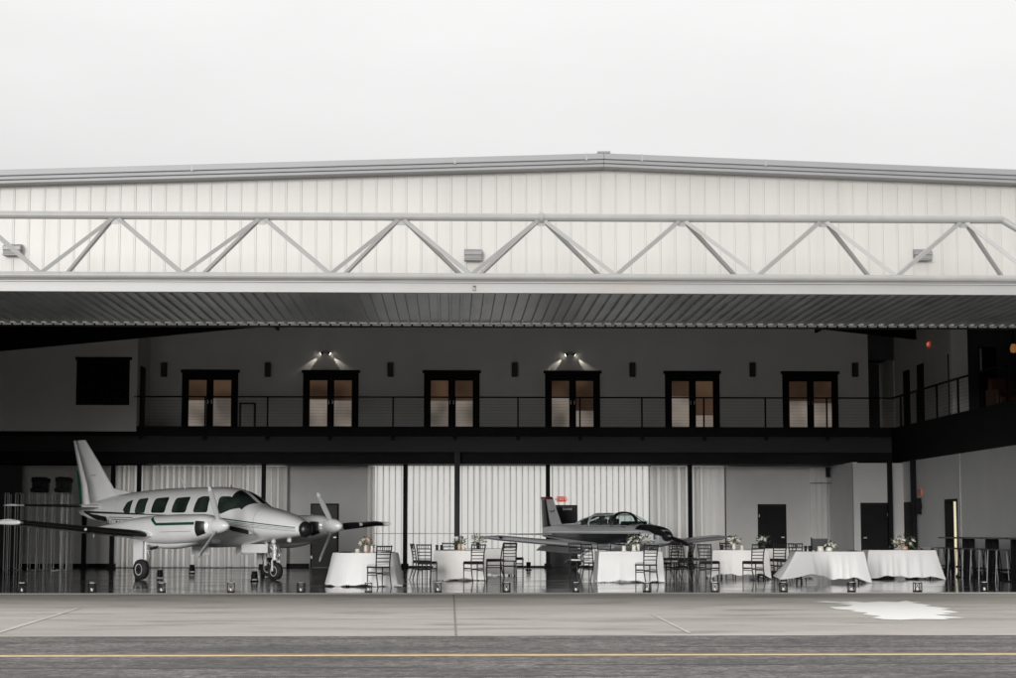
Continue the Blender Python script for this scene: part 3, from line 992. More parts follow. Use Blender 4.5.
# weld seams along the chords
for px_ in (60, 213, 352, 590, 748, 905):
    wxx = wx(px_, DF, 277)
    MB().tube((wxx - 0.008, DF + 0.02, zb + 0.005), (wxx + 0.008, DF + 0.02, zb + 0.005), 0.0655, n=16).build('weld_seam', M['joint_cover'], hd)
# coupling flange at mid chord, small bolts, latch
tx = wx(541.5, YT, 217)
MB().tube((tx - 0.03, YT, ztop), (tx + 0.03, YT, ztop), 0.105, n=14).build('chord_flange', M['truss'], hd)
tx2 = wx(543.5, DF, 277)
MB().tube((tx2 - 0.012, DF + 0.02, zb), (tx2 + 0.012, DF + 0.02, zb), 0.078, n=14).build('chord_flange', M['truss'], hd)
lx = wx(474, DF, 287)
MB().box(lx - 0.028, lx + 0.028, DF - 0.02, DF + 0.018, PZ + 0.03, PZ + 0.125).build('latch', M['trim_dark'], hd, bevel=0.005)
MB().tube((lx + 0.006, DF - 0.026, PZ + 0.098), (lx + 0.006, DF - 0.02, PZ + 0.098), 0.014, n=8).build('latch_hole', M['black'], hd)
# hydraulic rams at the jambs
for xx in (D0 + 0.12, D1 - 0.12):
    MB().tube((xx, TH - 0.1, 3.2), (xx, 35.6, PZ - 0.05), 0.06, n=10).build('hydraulic_ram', M['black'], hd)

# wall packs on the facade
wp = [('grey wall light box on the facade left end, half hidden by the door truss', 14, 250.5),
      ('grey wall light box on the facade between two truss diagonals near the middle', 473, 255.5),
      ('grey wall light box on the facade behind the truss diagonal at right', 921, 255.5)]
for lab, px_, py_ in wp:
    c = at(px_, py_, TH)
    t = thing('wall_light', lab, 'wall light', (c.x, TH - 0.034, c.z), 0, 'grey light boxes on the facade')
    MB().prism([(-0.18, -0.02, 0.12), (-0.18, -0.20, 0.06), (-0.18, -0.20, -0.02), (-0.18, -0.02, -0.02)], (0.36, 0, 0)).build('housing', M['box_grey'], t, bevel=0.008)
    MB().box(-0.17, 0.17, -0.185, -0.02, -0.10, -0.022).build('lens', M['lens'], t, bevel=0.006)
    MB().box(-0.185, 0.185, -0.195, -0.01, -0.125, -0.102).build('lower_rim', M['box_grey'], t, bevel=0.004)
    MB().box(-0.10, 0.10, -0.02, 0.034, -0.10, 0.12).build('back_plate', M['box_grey'], t)

# ------------------------------------------------------------------ wall speakers between the french doors
sp_lab = ['black wall speaker beside the first french door on the left of the balcony',
          'black wall speaker between the first and second french doors from left',
          'black wall speaker between the second and third french doors from left',
          'black wall speaker between the third and fourth french doors from left',
          'black wall speaker between the fourth and fifth french doors from left',
          'black wall speaker between the fifth and sixth french doors from left',
          'black wall speaker right of the last french door near the corridor corner']
proto = None
for lab, px_ in zip(sp_lab, (164.5, 268, 390.5, 514.5, 632, 752, 854.5)):
    c = at(px_, 370, BK)
    if proto is None:
        proto = thing('wall_speaker', lab, 'wall speaker', c, 0, 'black wall speakers on the upper wall')
        MB().box(-0.095, 0.095, -0.2, -0.03, -0.24, 0.24).build('cabinet', M['black'], proto, bevel=0.012)
        MB().box(-0.08, 0.08, -0.21, -0.201, -0.22, 0.22).build('grille', M['wall_dark'], proto)
        MB().box(-0.04, 0.04, -0.03, 0.0, -0.10, 0.10).build('bracket', M['black'], proto)
    else:
        dup(proto, lab, c)

# emergency twin-head lights, lit
for lab, px_, py_ in (('lit twin-head emergency light above the second french door from left', 325.5, 352.5),
                      ('lit twin-head emergency light above the fourth french door from left', 570, 354)):
    c = at(px_, py_, BK)
    t = thing('emergency_light', lab, 'emergency light', c, 0, 'lit emergency lights on the upper wall')
    MB().box(-0.09, 0.09, -0.07, -0.001, -0.03, 0.07).build('housing', M['wall_grey'], t, bevel=0.01)
    for s in (-1, 1):
        h = MB().tube((s * 0.09, -0.09, -0.01), (s * 0.16, -0.10, -0.05), 0.035, 0.055, n=12).build('lamp_head', M['black'], t)
        MB().tube((s * 0.162, -0.1003, -0.0512), (s * 0.166, -0.1006, -0.0535), 0.05, n=12).build('lens', M['lamp_on'], h)
        ld_ = bpy.data.lights.new('emergency_spot', 'SPOT')
        ld_.energy = 11
        ld_.color = (1.0, 0.93, 0.82)
        ld_.spot_size = R(30)
        ld_.spot_blend = 0.7
        ld_.shadow_soft_size = 0.02
        lo = bpy.data.objects.new('emergency_spot', ld_)
        COL.objects.link(lo)
        lo.parent = t
        lo.location = (s * 0.160, -0.075, -0.075)
        d = Vector((s * 0.70, 0.13, -0.68))
        lo.rotation_euler = d.to_track_quat('-Z', 'Y').to_euler()

# exit signs
def exit_sign(lab, loc, rz, mat, size=1.0, heads=False):
    t = thing('exit_sign', lab, 'exit sign', loc, rz)
    MB().box(-0.16 * size, 0.16 * size, -0.05, -0.001, -0.09 * size, 0.09 * size).build('sign_box', mat, t, bevel=0.006)
    text_mesh('lettering', 'EXIT', 0.17 * size, M['exit_white'] if mat is M['exit_red'] else M['exit_faint'], t, (0, -0.054, 0), (PI / 2, 0, 0), 0.002)
    if heads:
        for s in (-1, 1):
            h = MB().tube((s * 0.165, -0.03, -0.01), (s * 0.20, -0.05, -0.02), 0.035, 0.045, n=10).build('lamp_head', M['paper'], t)
            MB().tube((s * 0.19, -0.05, -0.02), (s * 0.197, -0.10, -0.03), 0.04, n=10).build('lens', M['exit_white'], h)
    return t


c = at(561.5, 499, BK - 0.05)
exit_sign('red EXIT sign over the rear exit door behind the small aircraft tail', (c.x, BK - 0.015, c.z), 0, M['exit_red'], 1.0, True)
exit_sign('glowing red EXIT sign high on the upstairs corridor wall at right', (UW - 0.002, 60.2, wz(343, 60.2)), -PI / 2, M['exit_red'], 0.85)
exit_sign('dim EXIT sign on the right ground-floor wall beside the black column', (RX - 0.002, 58.6, wz(492, 58.6)), -PI / 2, M['exit_dim'], 1.1)

# small lit/other wall objects
t = thing('wall_speaker', 'black loudspeaker on the right wall under the dim exit sign', 'wall speaker', (RX - 0.002, 58.55, 2.0), -PI / 2)
MB().box(-0.13, 0.13, -0.22, -0.04, -0.25, 0.25).build('cabinet', M['black'], t, bevel=0.015)
MB().box(-0.03, 0.03, -0.04, 0.0, -0.08, 0.08).build('bracket', M['black'], t)
t = thing('wall_lamp', 'amber glowing wall lamp in the dark upstairs lounge at far right', 'wall lamp', (wx(1013.5, 52.0, 347), 52.0, wz(347, 52.0)), 0)
MB().lathe([(0.02, -0.12), (0.08, -0.10), (0.10, 0.0), (0.06, 0.12), (0.01, 0.13)], n=12).build('lamp_shade', M['amber'], t)
MB().box(-0.02, 0.02, -0.02, 0.02, 0.13, roof_z(16) - wz(347, 52.0)).build('drop_rod', M['black'], t)
t = thing('armchair', 'brown leather armchair in the dark upstairs lounge behind the railing', 'armchair', (wx(1006, 52.5, 390), 52.5, DECK), R(10))
MB().box(-0.36, 0.36, -0.35, 0.35, 0.12, 0.42).build('seat', M['brown'], t, bevel=0.05)
MB().box(-0.36, 0.36, 0.22, 0.42, 0.421, 0.95).build('backrest', M['brown'], t, bevel=0.05)
for s in (-1, 1):
    MB().box(s * 0.40 - 0.06, s * 0.40 + 0.06, -0.35, 0.36, 0.12, 0.62).build('armrest', M['brown'], t, bevel=0.04)
    for yy in (-0.3, 0.3):
        MB().tube((s * 0.33, yy, 0), (s * 0.33, yy, 0.12), 0.02, n=8).build('leg', M['black'], t)

# small black frame stand on the balcony
t = thing('stand', 'small black open frame stand on the balcony beside the first french door', 'stand', (wx(247.5, BE + 0.6, 415), BE + 0.6, DECK), 0)
MB().box(-0.26, 0.26, -0.2, 0.2, 0.86, 0.89).build('stand_top', M['black'], t)
for sx in (-1, 1):
    for sy in (-1, 1):
        MB().box(sx * 0.24 - 0.015, sx * 0.24 + 0.015, sy * 0.18 - 0.015, sy * 0.18 + 0.015, 0, 0.86).build('leg', M['black'], t)

# ------------------------------------------------------------------ drapes
def drape(px0, px1, Y, z0, z1, seed, label, amp=0.13):
    rnd = random.Random(seed)
    x0, x1 = wx(px0, Y, 520), wx(px1, Y, 520)
    n = max(24, int((x1 - x0) / 0.007))
    ph = []
    x = 0.0
    # irregular folds
    knots = [0.0]
    while knots[-1] < x1 - x0:
        knots.append(knots[-1] + rnd.uniform(0.05, 0.15))
    amps = [rnd.uniform(0.35, 1.0) * amp for _ in knots]
    lap = [rnd.uniform(0.1, 1.0) for _ in knots]
    drift = [rnd.uniform(-0.02, 0.02) for _ in knots]

    def fn(u, v):
        d = u * (x1 - x0)
        for k in range(len(knots) - 1):
            if knots[k] <= d <= knots[k + 1] + 1e-9:
                break
        w = knots[k + 1] - knots[k]
        t = (d - knots[k]) / w
        sgn = 1 if k % 2 == 0 else -1
        yy = sgn * math.sin(PI * t) * amps[k] * (0.6 + 0.4 * (1 - v))
        # the cloth doubles back on itself where it turns
        xx = x0 + d - 0.40 * w * math.sin(2 * PI * t) * (0.5 + lap[k]) + drift[k] * math.sin(PI * t) * (1 - v)
        return (xx, Y + yy, z0 + (z1 - z0) * v)
    o = MB().grid(fn, n, 6).build('drape', M['drape'], fix=False)
    tag(o, label, 'drape', 'white floor-length drapes along the back wall')
    return o


YD = BK - 0.28
drape(115, 136.5, YD, 0.02, SOFF - 0.02, 1, 'narrow white pleated drape left of the first column behind the twin-engine aircraft tail')
drape(139.5, 261.5, YD, 0.02, SOFF - 0.02, 2, 'wide white pleated drape along the back wall behind the twin-engine aircraft cabin')
drape(264.5, 286, YD, 0.02, SOFF - 0.02, 3, 'short white drape right of the column above the twin-engine aircraft nose')
drape(367.5, 374.5, YD, 0.02, SOFF - 0.02, 4, 'gathered thin white drape at the left end of the ribbed rear door')
drape(650, 689, YD, 0.02, SOFF - 0.02, 5, 'white drape behind the small aircraft propeller, left of the column')
drape(692, 726, YD, 0.02, SOFF - 0.02, 6, 'white drape at the right end of the ribbed rear door by the grey wall')
drape(811.5, 828.5, YD, 0.02, SOFF - 0.06, 7, 'single white drape panel hanging in the back right corner beside the grey wall')
# crossbar on the corner drape
t = thing('drape_bar', 'thin black bar and speaker clamp across the top of the corner drape', 'bar', (0, 0, 0))
MB().tube((wx(810, YD - 0.12, 483), YD - 0.12, wz(483, YD)), (wx(831, YD - 0.12, 483), YD - 0.12, wz(483, YD)), 0.012, n=6).build('bar', M['black'], t)
MB().box(wx(826.5, YD - 0.2), wx(830.5, YD - 0.2), YD - 0.25, YD - 0.12, wz(477, YD), wz(467, YD)).build('clamp', M['black'], t)


# ------------------------------------------------------------------ aircraft helpers
class Body:
    """lofted superellipse body along local x"""
    def __init__(s, st, n=2.4, yc=0.0):
        s.st = sorted(st)
        s.n = n
        s.yc = yc

    def at(s, x):
        st = s.st
        if x <= st[0][0]:
            return st[0][1:]
        if x >= st[-1][0]:
            return st[-1][1:]
        for i in range(len(st) - 1):
            if st[i][0] <= x <= st[i + 1][0]:
                break
        p1, p2 = st[i], st[i + 1]
        p0 = st[i - 1] if i > 0 else p1
        p3 = st[i + 2] if i + 2 < len(st) else p2
        t = (x - p1[0]) / (p2[0] - p1[0])
        out = []
        for k in (1, 2, 3):
            h = p2[0] - p1[0]
            m1 = (p2[k] - p0[k]) / (p2[0] - p0[0]) * h if p2[0] != p0[0] else 0
            m2 = (p3[k] - p1[k]) / (p3[0] - p1[0]) * h if p3[0] != p1[0] else 0
            a = 2 * t ** 3 - 3 * t ** 2 + 1
            b = t ** 3 - 2 * t ** 2 + t
            c = -2 * t ** 3 + 3 * t ** 2
            d = t ** 3 - t ** 2
            out.append(a * p1[k] + b * m1 + c * p2[k] + d * m2)
        return out

    def ang(s, x, phi, off=0.0):
        zc, hw, hh = s.at(x)
        c, si = math.cos(phi), math.sin(phi)
        e = 2 / s.n
        y = math.copysign(abs(c) ** e, c) * (hw + off)
        z = math.copysign(abs(si) ** e, si) * (hh + off)
        return Vector((x, s.yc + y, zc + z))

    def side(s, x, z, sg, off=0.0):
        zc, hw, hh = s.at(x)
        q = min(1.0, abs((z - zc) / max(hh, 1e-4)))
        y = hw * (1 - q ** s.n) ** (1 / s.n)
        return Vector((x, s.yc + sg * (y + off), z))

    def build(s, name, mat, parent, nx=44, n=32, x0=None, x1=None):
        a = s.st[0][0] if x0 is None else x0
        b = s.st[-1][0] if x1 is None else x1
        rings = []
        for i in range(nx + 1):
            x = a + (b - a) * i / nx
            rings.append([s.ang(x, 2 * PI * k / n + 0.001) for k in range(n)])
        return MB().loft(rings).build(name, mat, parent)

    def poly_patch(s, poly, sg, off=0.006, rings=4, sub=6, soft=2):
        """side decal/window bounded by polygon in (x,z)"""
        pts = []
        m = len(poly)
        for i in range(m):
            p, q = poly[i], poly[(i + 1) % m]
            for k in range(sub):
                t = k / sub
                pts.append((p[0] + (q[0] - p[0]) * t, p[1] + (q[1] - p[1]) * t))
        # soften corners
        for _ in range(soft):
            pts = [((pts[i - 1][0] + 2 * pts[i][0] + pts[(i + 1) % len(pts)][0]) / 4,
                    (pts[i - 1][1] + 2 * pts[i][1] + pts[(i + 1) % len(pts)][1]) / 4) for i in range(len(pts))]
        cx = sum(p[0] for p in pts) / len(pts)
        cz = sum(p[1] for p in pts) / len(pts)
        rg = []
        for r in range(1, rings + 1):
            f = r / rings
            rg.append([s.side(cx + (p[0] - cx) * f, cz + (p[1] - cz) * f, sg, off) for p in pts])
        mb = MB().loft(rg, caps=False)
        c = s.side(cx, cz, sg, off)
        k = len(pts)
        mb.add([c] + rg[0], [(0, 1 + i, 1 + (i + 1) % k) for i in range(k)], True)
        # rim down into the body
        inner = [s.side(p[0], p[1], sg, -0.01) for p in pts]
        mb.loft([rg[-1], inner], caps=False)
        return mb

    def strip(s, x0, x1, zf0, zf1, sg, off=0.005, nx=24, nz=3):
        return MB().grid(lambda u, v: s.side(x0 + (x1 - x0) * u, zf0(u) + (zf1(u) - zf0(u)) * v, sg, off), nx, nz)


def lin(a, b):
    return lambda u: a + (b - a) * u


def airfoil(xle, chord, y, z, th, n=9, tw=0.0):
    up, lo = [], []
    for i in range(n + 1):
        t = 0.5 * (1 - math.cos(PI * i / n))
        yt = 5 * th * (0.2969 * math.sqrt(t) - 0.126 * t - 0.3516 * t * t + 0.2843 * t ** 3 - 0.1036 * t ** 4)
        up.append((xle - t * chord, z + yt * chord + 0.02 * chord * math.sin(PI * t) - tw * t * chord))
        lo.append((xle - t * chord, z - yt * chord * 0.8 + 0.02 * chord * math.sin(PI * t) - tw * t * chord))
    loop = up + lo[-2:0:-1]
    return [Vector((p[0], y, p[1])) for p in loop]


def wing_mb(secs):
    return MB().loft([airfoil(*sct) for sct in secs])


def boot_mb(secs, frac=0.09, grow=1.03):
    """black rubber along the leading edge, a hair proud of the wing"""
    rings = []
    for (xle, ch, y, z, th) in secs:
        full = airfoil(xle + 0.006, ch, y, z, th * grow, 14)
        n = 14
        k = 4
        loop = [full[i] for i in range(k, -1, -1)] + [full[-i] for i in range(1, k + 1)]
        rings.append(loop)
    return MB().loft(rings, caps=False, closed=False)


def prop_blade(hub, radius, ang, root=0.14, chord=0.13, pitch=0.5):
    """blade in the y-z plane at angle from +z towards -y"""
    d = Vector((0, -math.sin(ang), math.cos(ang)))
    t = Vector((0, math.cos(ang), math.sin(ang)))
    ax = Vector((1, 0, 0))
    rings = []
    tip = []
    for i in range(9):
        f = i / 8
        r = root + (radius - root) * f
        c = chord * (0.55 + 0.55 * math.sin(PI * min(1, f * 0.75 + 0.15))) * (1 if f < 0.95 else 0.6)
        pt = pitch * (1 - 0.65 * f) + 0.15
        cd = t * math.cos(pt) + ax * math.sin(pt)
        nd = cd.cross(d)
        th = 0.022 * (1 - 0.7 * f)
        cc = Vector(hub) + d * r
        rings.append([cc + cd * (c / 2) * math.cos(q) + nd * th * math.sin(q) for q in [2 * PI * k / 10 for k in range(10)]])
    return rings


def wheel(mbpos, r, w, parent, tname='wheel'):
    x, y, z = mbpos
    o = MB().lathe([(r * 0.55, -w * 0.42), (r * 0.8, -w * 0.5), (r * 0.95, -w * 0.36), (r, 0), (r * 0.95, w * 0.36), (r * 0.8, w * 0.5), (r * 0.55, w * 0.42)],
                   (x, y, z), n=28, axis='y').build(tname, M['rubber'], parent)
    MB().lathe([(0.02, -w * 0.30), (r * 0.35, -w * 0.36), (r * 0.53, -w * 0.44), (r * 0.56, -w * 0.44), (r * 0.56, w * 0.44), (r * 0.53, w * 0.44), (r * 0.35, w * 0.36), (0.02, w * 0.30)],
               (x, y, z), n=20, axis='y').build('rim', M['strut'], o)
    MB().lathe([(0.0, -w * 0.5), (r * 0.16, -w * 0.48), (r * 0.18, -w * 0.2), (r * 0.18, w * 0.2), (r * 0.16, w * 0.48), (0.0, w * 0.5)],
               (x, y, z), n=10, axis='y').build('hub_cap', M['black'], o)
    return o


# ------------------------------------------------------------------ twin-engine aircraft
tw = thing('twin_engine_aircraft', 'white twin-engine propeller aircraft with green stripes parked at left inside the hangar', 'aircraft', (-6.3, 50.3, 0), R(-45))
FU = Body([(-5.92, 1.80, 0.05, 0.09), (-5.3, 1.79, 0.14, 0.24), (-4.6, 1.80, 0.27, 0.35), (-3.8, 1.735, 0.42, 0.515), (-3.0, 1.665, 0.54, 0.645),
           (-2.0, 1.62, 0.62, 0.74), (-1.0, 1.60, 0.65, 0.78), (0.0, 1.59, 0.66, 0.79), (0.7, 1.59, 0.66, 0.78), (1.2, 1.57, 0.65, 0.74),
           (1.6, 1.525, 0.63, 0.665), (2.1, 1.415, 0.60, 0.50), (2.6, 1.395, 0.53, 0.41), (3.1, 1.365, 0.44, 0.335), (3.5, 1.33, 0.33, 0.255), (3.8, 1.285, 0.205, 0.17)], 2.35)
fus = FU.build('fuselage', M['ac_white'], tw, nx=70, n=40)
MB().lathe([(0.19, 3.77), (0.195, 3.83), (0.175, 3.9), (0.12, 3.955), (0.05, 3.98), (0.0, 3.985)], (0, 0, 1.275), n=20, axis='x').build('nose_cap', M['ac_black'], tw)
for sg in (-1, 1):
    # cabin windows
    wins = [[(-3.15, 1.80), (-2.98, 2.02), (-2.72, 2.08), (-2.76, 1.72), (-3.02, 1.71)],
            [(-2.52, 1.74), (-2.45, 2.09), (-1.98, 2.12), (-2.03, 1.71), (-2.45, 1.71)],
            [(-1.72, 1.74), (-1.65, 2.10), (-1.02, 2.13), (-1.10, 1.71), (-1.66, 1.71)],
            [(-0.80, 1.74), (-0.72, 2.10), (-0.10, 2.13), (-0.18, 1.71), (-0.74, 1.71)],
            [(0.14, 1.74), (0.22, 2.08), (0.38, 2.13), (0.72, 2.13), (0.74, 1.71), (0.20, 1.71)]]
    for w in wins:
        wo = FU.poly_patch(w, sg, soft=1).build('window', M['ac_glass'], fus)
    FU.poly_patch([(1.16, 1.72), (1.06, 2.12), (1.42, 2.12), (1.78, 1.97), (1.98, 1.83), (1.6, 1.77), (1.26, 1.66)], sg).build('cockpit_window', M['ac_glass'], fus)
    # windscreen half: between centre post and side post
    def ws(u, v, sg=sg):
        ph = R(34) + (R(86) - R(34)) * u
        xb = 2.07 - 0.10 * (1 - u)
        xt = 1.36 + 0.16 * (1 - u)
        x = xb + (xt - xb) * v
        return FU.ang(x, ph if sg > 0 else PI - ph, 0.006)
    MB().grid(ws, 10, 8).build('windscreen', M['ac_glass'], fus)
    # pinstripes and cheat line
    for (za, zb_, th, mat) in ((1.575, 1.305, 0.030, M['ac_green']), (1.520, 1.275, 0.012, M['ac_green']), (1.475, 1.245, 0.012, M['ac_gold']), (1.435, 1.22, 0.010, M['ac_green'])):
        FU.strip(0.9, 3.72, lin(za, zb_), lin(za + th, zb_ + th * 0.8), sg).build('stripe', mat, fus)
    FU.strip(-5.6, -2.0, lin(1.74, 1.66), lin(1.80, 1.70), sg).build('stripe', M['ac_black'], fus)
    FU.strip(-2.0, 0.9, lin(1.66, 1.58), lin(1.685, 1.60), sg).build('stripe', M['ac_black'], fus)
    FU.strip(-5.55, -4.15, lin(1.74, 1.30), lin(1.755, 1.62), sg, off=0.006).build('tail_wedge', M['ac_black'], fus)
    for k in range(2):
        zz = 1.60 - k * 0.06
        FU.strip(-3.95 + k * 0.14, -2.6, lin(zz, zz - 0.02), lin(zz + 0.018, zz - 0.002), sg).build('registration_outline', M['ac_black'], fus)
        FU.strip(-4.2 + k * 0.14, -3.97 + k * 0.14, lin(zz - 0.26, zz - 0.0), lin(zz - 0.22, zz + 0.018), sg).build('registration_outline', M['ac_black'], fus)
text_mesh('registration', 'N1', 0.24, M['ac_black'], fus, FU.side(-3.35, 1.43, -1, 0.012), (R(96), 0, R(6)), 0.003)
for xs in (2.45, 1.02, -3.6, -4.75):
    for sg in (-1, 1):
        zc_, hw_, hh_ = FU.at(xs)
        FU.strip(xs, xs + 0.014, lin(zc_ - hh_ * 0.8, zc_ - hh_ * 0.8), lin(zc_ + hh_ * 0.85, zc_ + hh_ * 0.85), sg, off=0.003, nx=1, nz=14).build('panel_seam', M['ac_seam'], fus)
# exhaust/cabin details
MB().path([(-1.05, 0, 2.37), (-1.18, 0, 2.55), (-1.36, 0, 2.72)], [0.018, 0.014, 0.008], 8).build('antenna', M['ac_white'], fus)
MB().path([(0.9, 0, 2.33), (0.86, 0, 2.42)], [0.02, 0.012], 8).build('beacon', M['lp_red'], fus)

# wings
for sg in (-1, 1):
    secs = [(1.05, 2.75, sg * 0.45, 0.98, 0.14), (0.80, 2.45, sg * 1.3, 1.03, 0.12), (0.62, 2.05, sg * 1.85, 1.08, 0.11),
            (0.50, 1.75, sg * 3.4, 1.21, 0.105), (0.36, 1.30, sg * 5.95, 1.43, 0.10)]
    w = wing_mb(secs).build('wing', M['ac_white'], tw)
    boot_mb([(0.575, 1.92, sg * 2.42, 1.128, 0.108), (0.50, 1.75, sg * 3.4, 1.21, 0.105), (0.37, 1.33, sg * 5.86, 1.422, 0.10)], grow=1.06).build('deice_boot', M['boot'], w)
    MB().lathe([(0.0, 0.50), (0.03, 0.48), (0.052, 0.40), (0.066, 0.22), (0.06, -0.1), (0.045, -0.55), (0.02, -0.98), (0.0, -1.05)], (0, sg * 6.02, 1.435), n=16, axis='x').build('wing_tip', M['ac_white'], w)
    # landing light spot
    MB().blob((0.53, sg * 4.2, 1.27), 0.045, 0.05).build('landing_light', M['strut'], w)
    # nacelle
    NA = Body([(-2.3, 1.33, 0.02, 0.02), (-1.7, 1.33, 0.15, 0.09), (-0.9, 1.31, 0.32, 0.22), (0.0, 1.27, 0.41, 0.34), (0.9, 1.26, 0.44, 0.385),
               (1.8, 1.29, 0.43, 0.36), (2.25, 1.33, 0.39, 0.315), (2.48, 1.35, 0.31, 0.25), (2.58, 1.355, 0.22, 0.2)], 2.5, yc=sg * 1.85)
    na = NA.build('nacelle', M['ac_white'], tw, nx=44, n=32)
    for s2 in (-1, 1):
        NA.strip(0.75, 2.25, lin(1.365, 1.385), lin(1.435, 1.455), s2).build('stripe', M['ac_green'], na)
        NA.strip(0.42, 0.75, lin(1.53, 1.365), lin(1.60, 1.435), s2).build('stripe', M['ac_green'], na)
        NA.strip(0.95, 2.15, lin(1.20, 1.22), lin(1.212, 1.232), s2).build('stripe', M['ac_gold'], na)
        # intake scoops beside the spinner
        MB().grid(lambda u, v, s2=s2: NA.ang(2.28 + 0.24 * u, (PI if s2 < 0 else 0) + s2 * 0 + (-0.75 + 1.15 * v) * (1 if s2 > 0 else -1), 0.006), 5, 8).build('air_intake', M['ac_black'], na)
    # exhaust fairing below
    EX = Body([(-0.4, 0.98, 0.03, 0.03), (0.2, 0.92, 0.16, 0.10), (1.0, 0.92, 0.22, 0.14), (1.7, 0.99, 0.18, 0.12), (2.2, 1.08, 0.08, 0.05)], 2.2, yc=sg * 1.85)
    EX.build('exhaust_fairing', M['ac_white'], na, nx=16, n=16)
    MB().tube((0.6, sg * 2.05, 0.84), (0.25, sg * 2.05, 0.79), 0.04, n=10).build('exhaust_pipe', M['steel'], na)
    # propeller
    hub = (2.78, sg * 1.85, 1.36)
    pr = MB().lathe([(0.185, 2.585), (0.195, 2.66), (0.19, 2.78), (0.165, 2.9), (0.12, 3.02), (0.06, 3.10), (0.0, 3.125)], (0, hub[1], hub[2]), n=22, axis='x').build('propeller', M['ac_white'], tw)
    base = {-1: R(20), 1: R(33)}[sg]
    for k in range(3):
        rg = prop_blade(hub, 1.02, base + k * 2 * PI / 3)
        b = MB().loft(rg[:8]).build('blade', M['lp_grey'] if k != 2 else M['ac_black'], pr)
        MB().loft(rg[7:]).build('blade_tip', M['ac_white'], pr)
    # horizontal tail
    st = wing_mb([(-4.55, 1.20, sg * 0.1, 1.90, 0.09), (-5.0, 0.78, sg * 2.62, 1.92, 0.08)]).build('tailplane', M['ac_white'], tw)
    boot_mb([(-4.55 - 0.45 * 0.28, 1.20 - 0.42 * 0.28, sg * 0.8056, 1.9056, 0.0872), (-4.55 - 0.45 * 0.93, 1.20 - 0.42 * 0.93, sg * 2.4436, 1.9186, 0.0807)], grow=1.1).build('deice_boot', M['boot'], st)
    # main gear
    gx, gy = -0.08, sg * 2.10
    wheel((gx, gy, 0.262), 0.262, 0.19, tw)
    leg = MB().tube((gx, gy + sg * -0.14, 1.08), (gx, gy + sg * -0.14, 0.30), 0.05, n=12).build('main_gear_leg', M['strut'], tw)
    MB().tube((gx, gy - sg * 0.16, 0.262), (gx, gy, 0.262), 0.035, n=10).build('axle', M['steel'], leg)
    MB().path([(gx + 0.07, gy - sg * 0.14, 0.75), (gx + 0.20, gy - sg * 0.14, 0.55), (gx + 0.06, gy - sg * 0.14, 0.36)], 0.018, 6).build('torque_link', M['strut'], leg)
    MB().tube((gx - 0.02, gy - sg * 0.14, 0.62), (gx + 0.05, gy - sg * 0.6, 1.0), 0.02, n=8).build('side_brace', M['strut'], leg)
    MB().path([(gx - 0.04, gy - sg * 0.18, 0.95), (gx - 0.09, gy - sg * 0.19, 0.6), (gx - 0.05, gy - sg * 0.17, 0.35)], 0.009, 6).build('brake_hose', M['black'], leg)
    MB().box(gx - 0.44, gx - 0.06, gy - sg * 0.14 - 0.012 + sg * 0.06, gy - sg * 0.14 + 0.012 + sg * 0.06, 0.34, 1.08).build('gear_door', M['ac_white'], tw, bevel=0.01)
    MB().box(0.2, 0.95, sg * 0.72 - 0.012, sg * 0.72 + 0.012, 0.62, 0.84, Matrix.Translation((0, 0, 0))).build('gear_door', M['ac_white'], tw, bevel=0.01)
    MB().tube((-0.3, sg * 3.4, 1.16), (-0.3, sg * 3.4, 1.06), 0.01, n=6).build('fuel_vent', M['strut'], w)

# fin and rudder
fin = MB().loft([[Vector((p.x, p.y * 0 + q, p.z)) for p, q in zip(ring, qs)] for ring, qs in [
    ((lambda xl, ch, z, th: ([Vector((xl - t * ch, 0, z)) for t in (0, .05, .2, .45, .75, .75, .45, .2, .05)],
                             [0, th * .45, th * .85, th, th * .55, -th * .55, -th, -th * .85, -th * .45]))(*a)) for a in
    ((-3.95, 1.90, 2.02, 0.09), (-4.42, 1.50, 2.52, 0.075), (-5.1, 1.06, 3.2, 0.055), (-5.74, 0.62, 3.80, 0.04))]]).build('fin', M['ac_white'], tw)
rud = MB().loft([[Vector((p.x, q, p.z)) for p, q in zip(ring, qs)] for ring, qs in [
    ((lambda xl, ch, z, th: ([Vector((xl - t * ch, 0, z)) for t in (.755, .86, .985, .985, .86)],
                             [th * .54, th * .32, .004, -.004, -th * .32]))(*a)) for a in
    ((-3.95, 1.94, 1.86, 0.09), (-4.42, 1.52, 2.52, 0.075), (-5.1, 1.07, 3.2, 0.055), (-5.74, 0.62, 3.80, 0.04))]]).build('rudder', M['ac_white'], tw)
MB().prism([(-5.93, -0.008, 1.9), (-5.80, -0.008, 1.9), (-5.98, -0.008, 2.75), (-6.07, -0.008, 2.95), (-6.14, -0.008, 2.95)], (0, 0.016, 0)).build('rudder_trim', M['ac_green'], rud)
MB().prism([(-4.5, -0.02, 2.44), (-3.35, -0.02, 2.27), (-4.3, -0.02, 2.05)], (0, 0.04, 0)).build('dorsal_fillet', M['ac_white'], tw)
MB().box(-5.35, -5.1, -0.079, -0.070, 2.78, 2.80).build('static_wick', M['ac_gold'], fin)
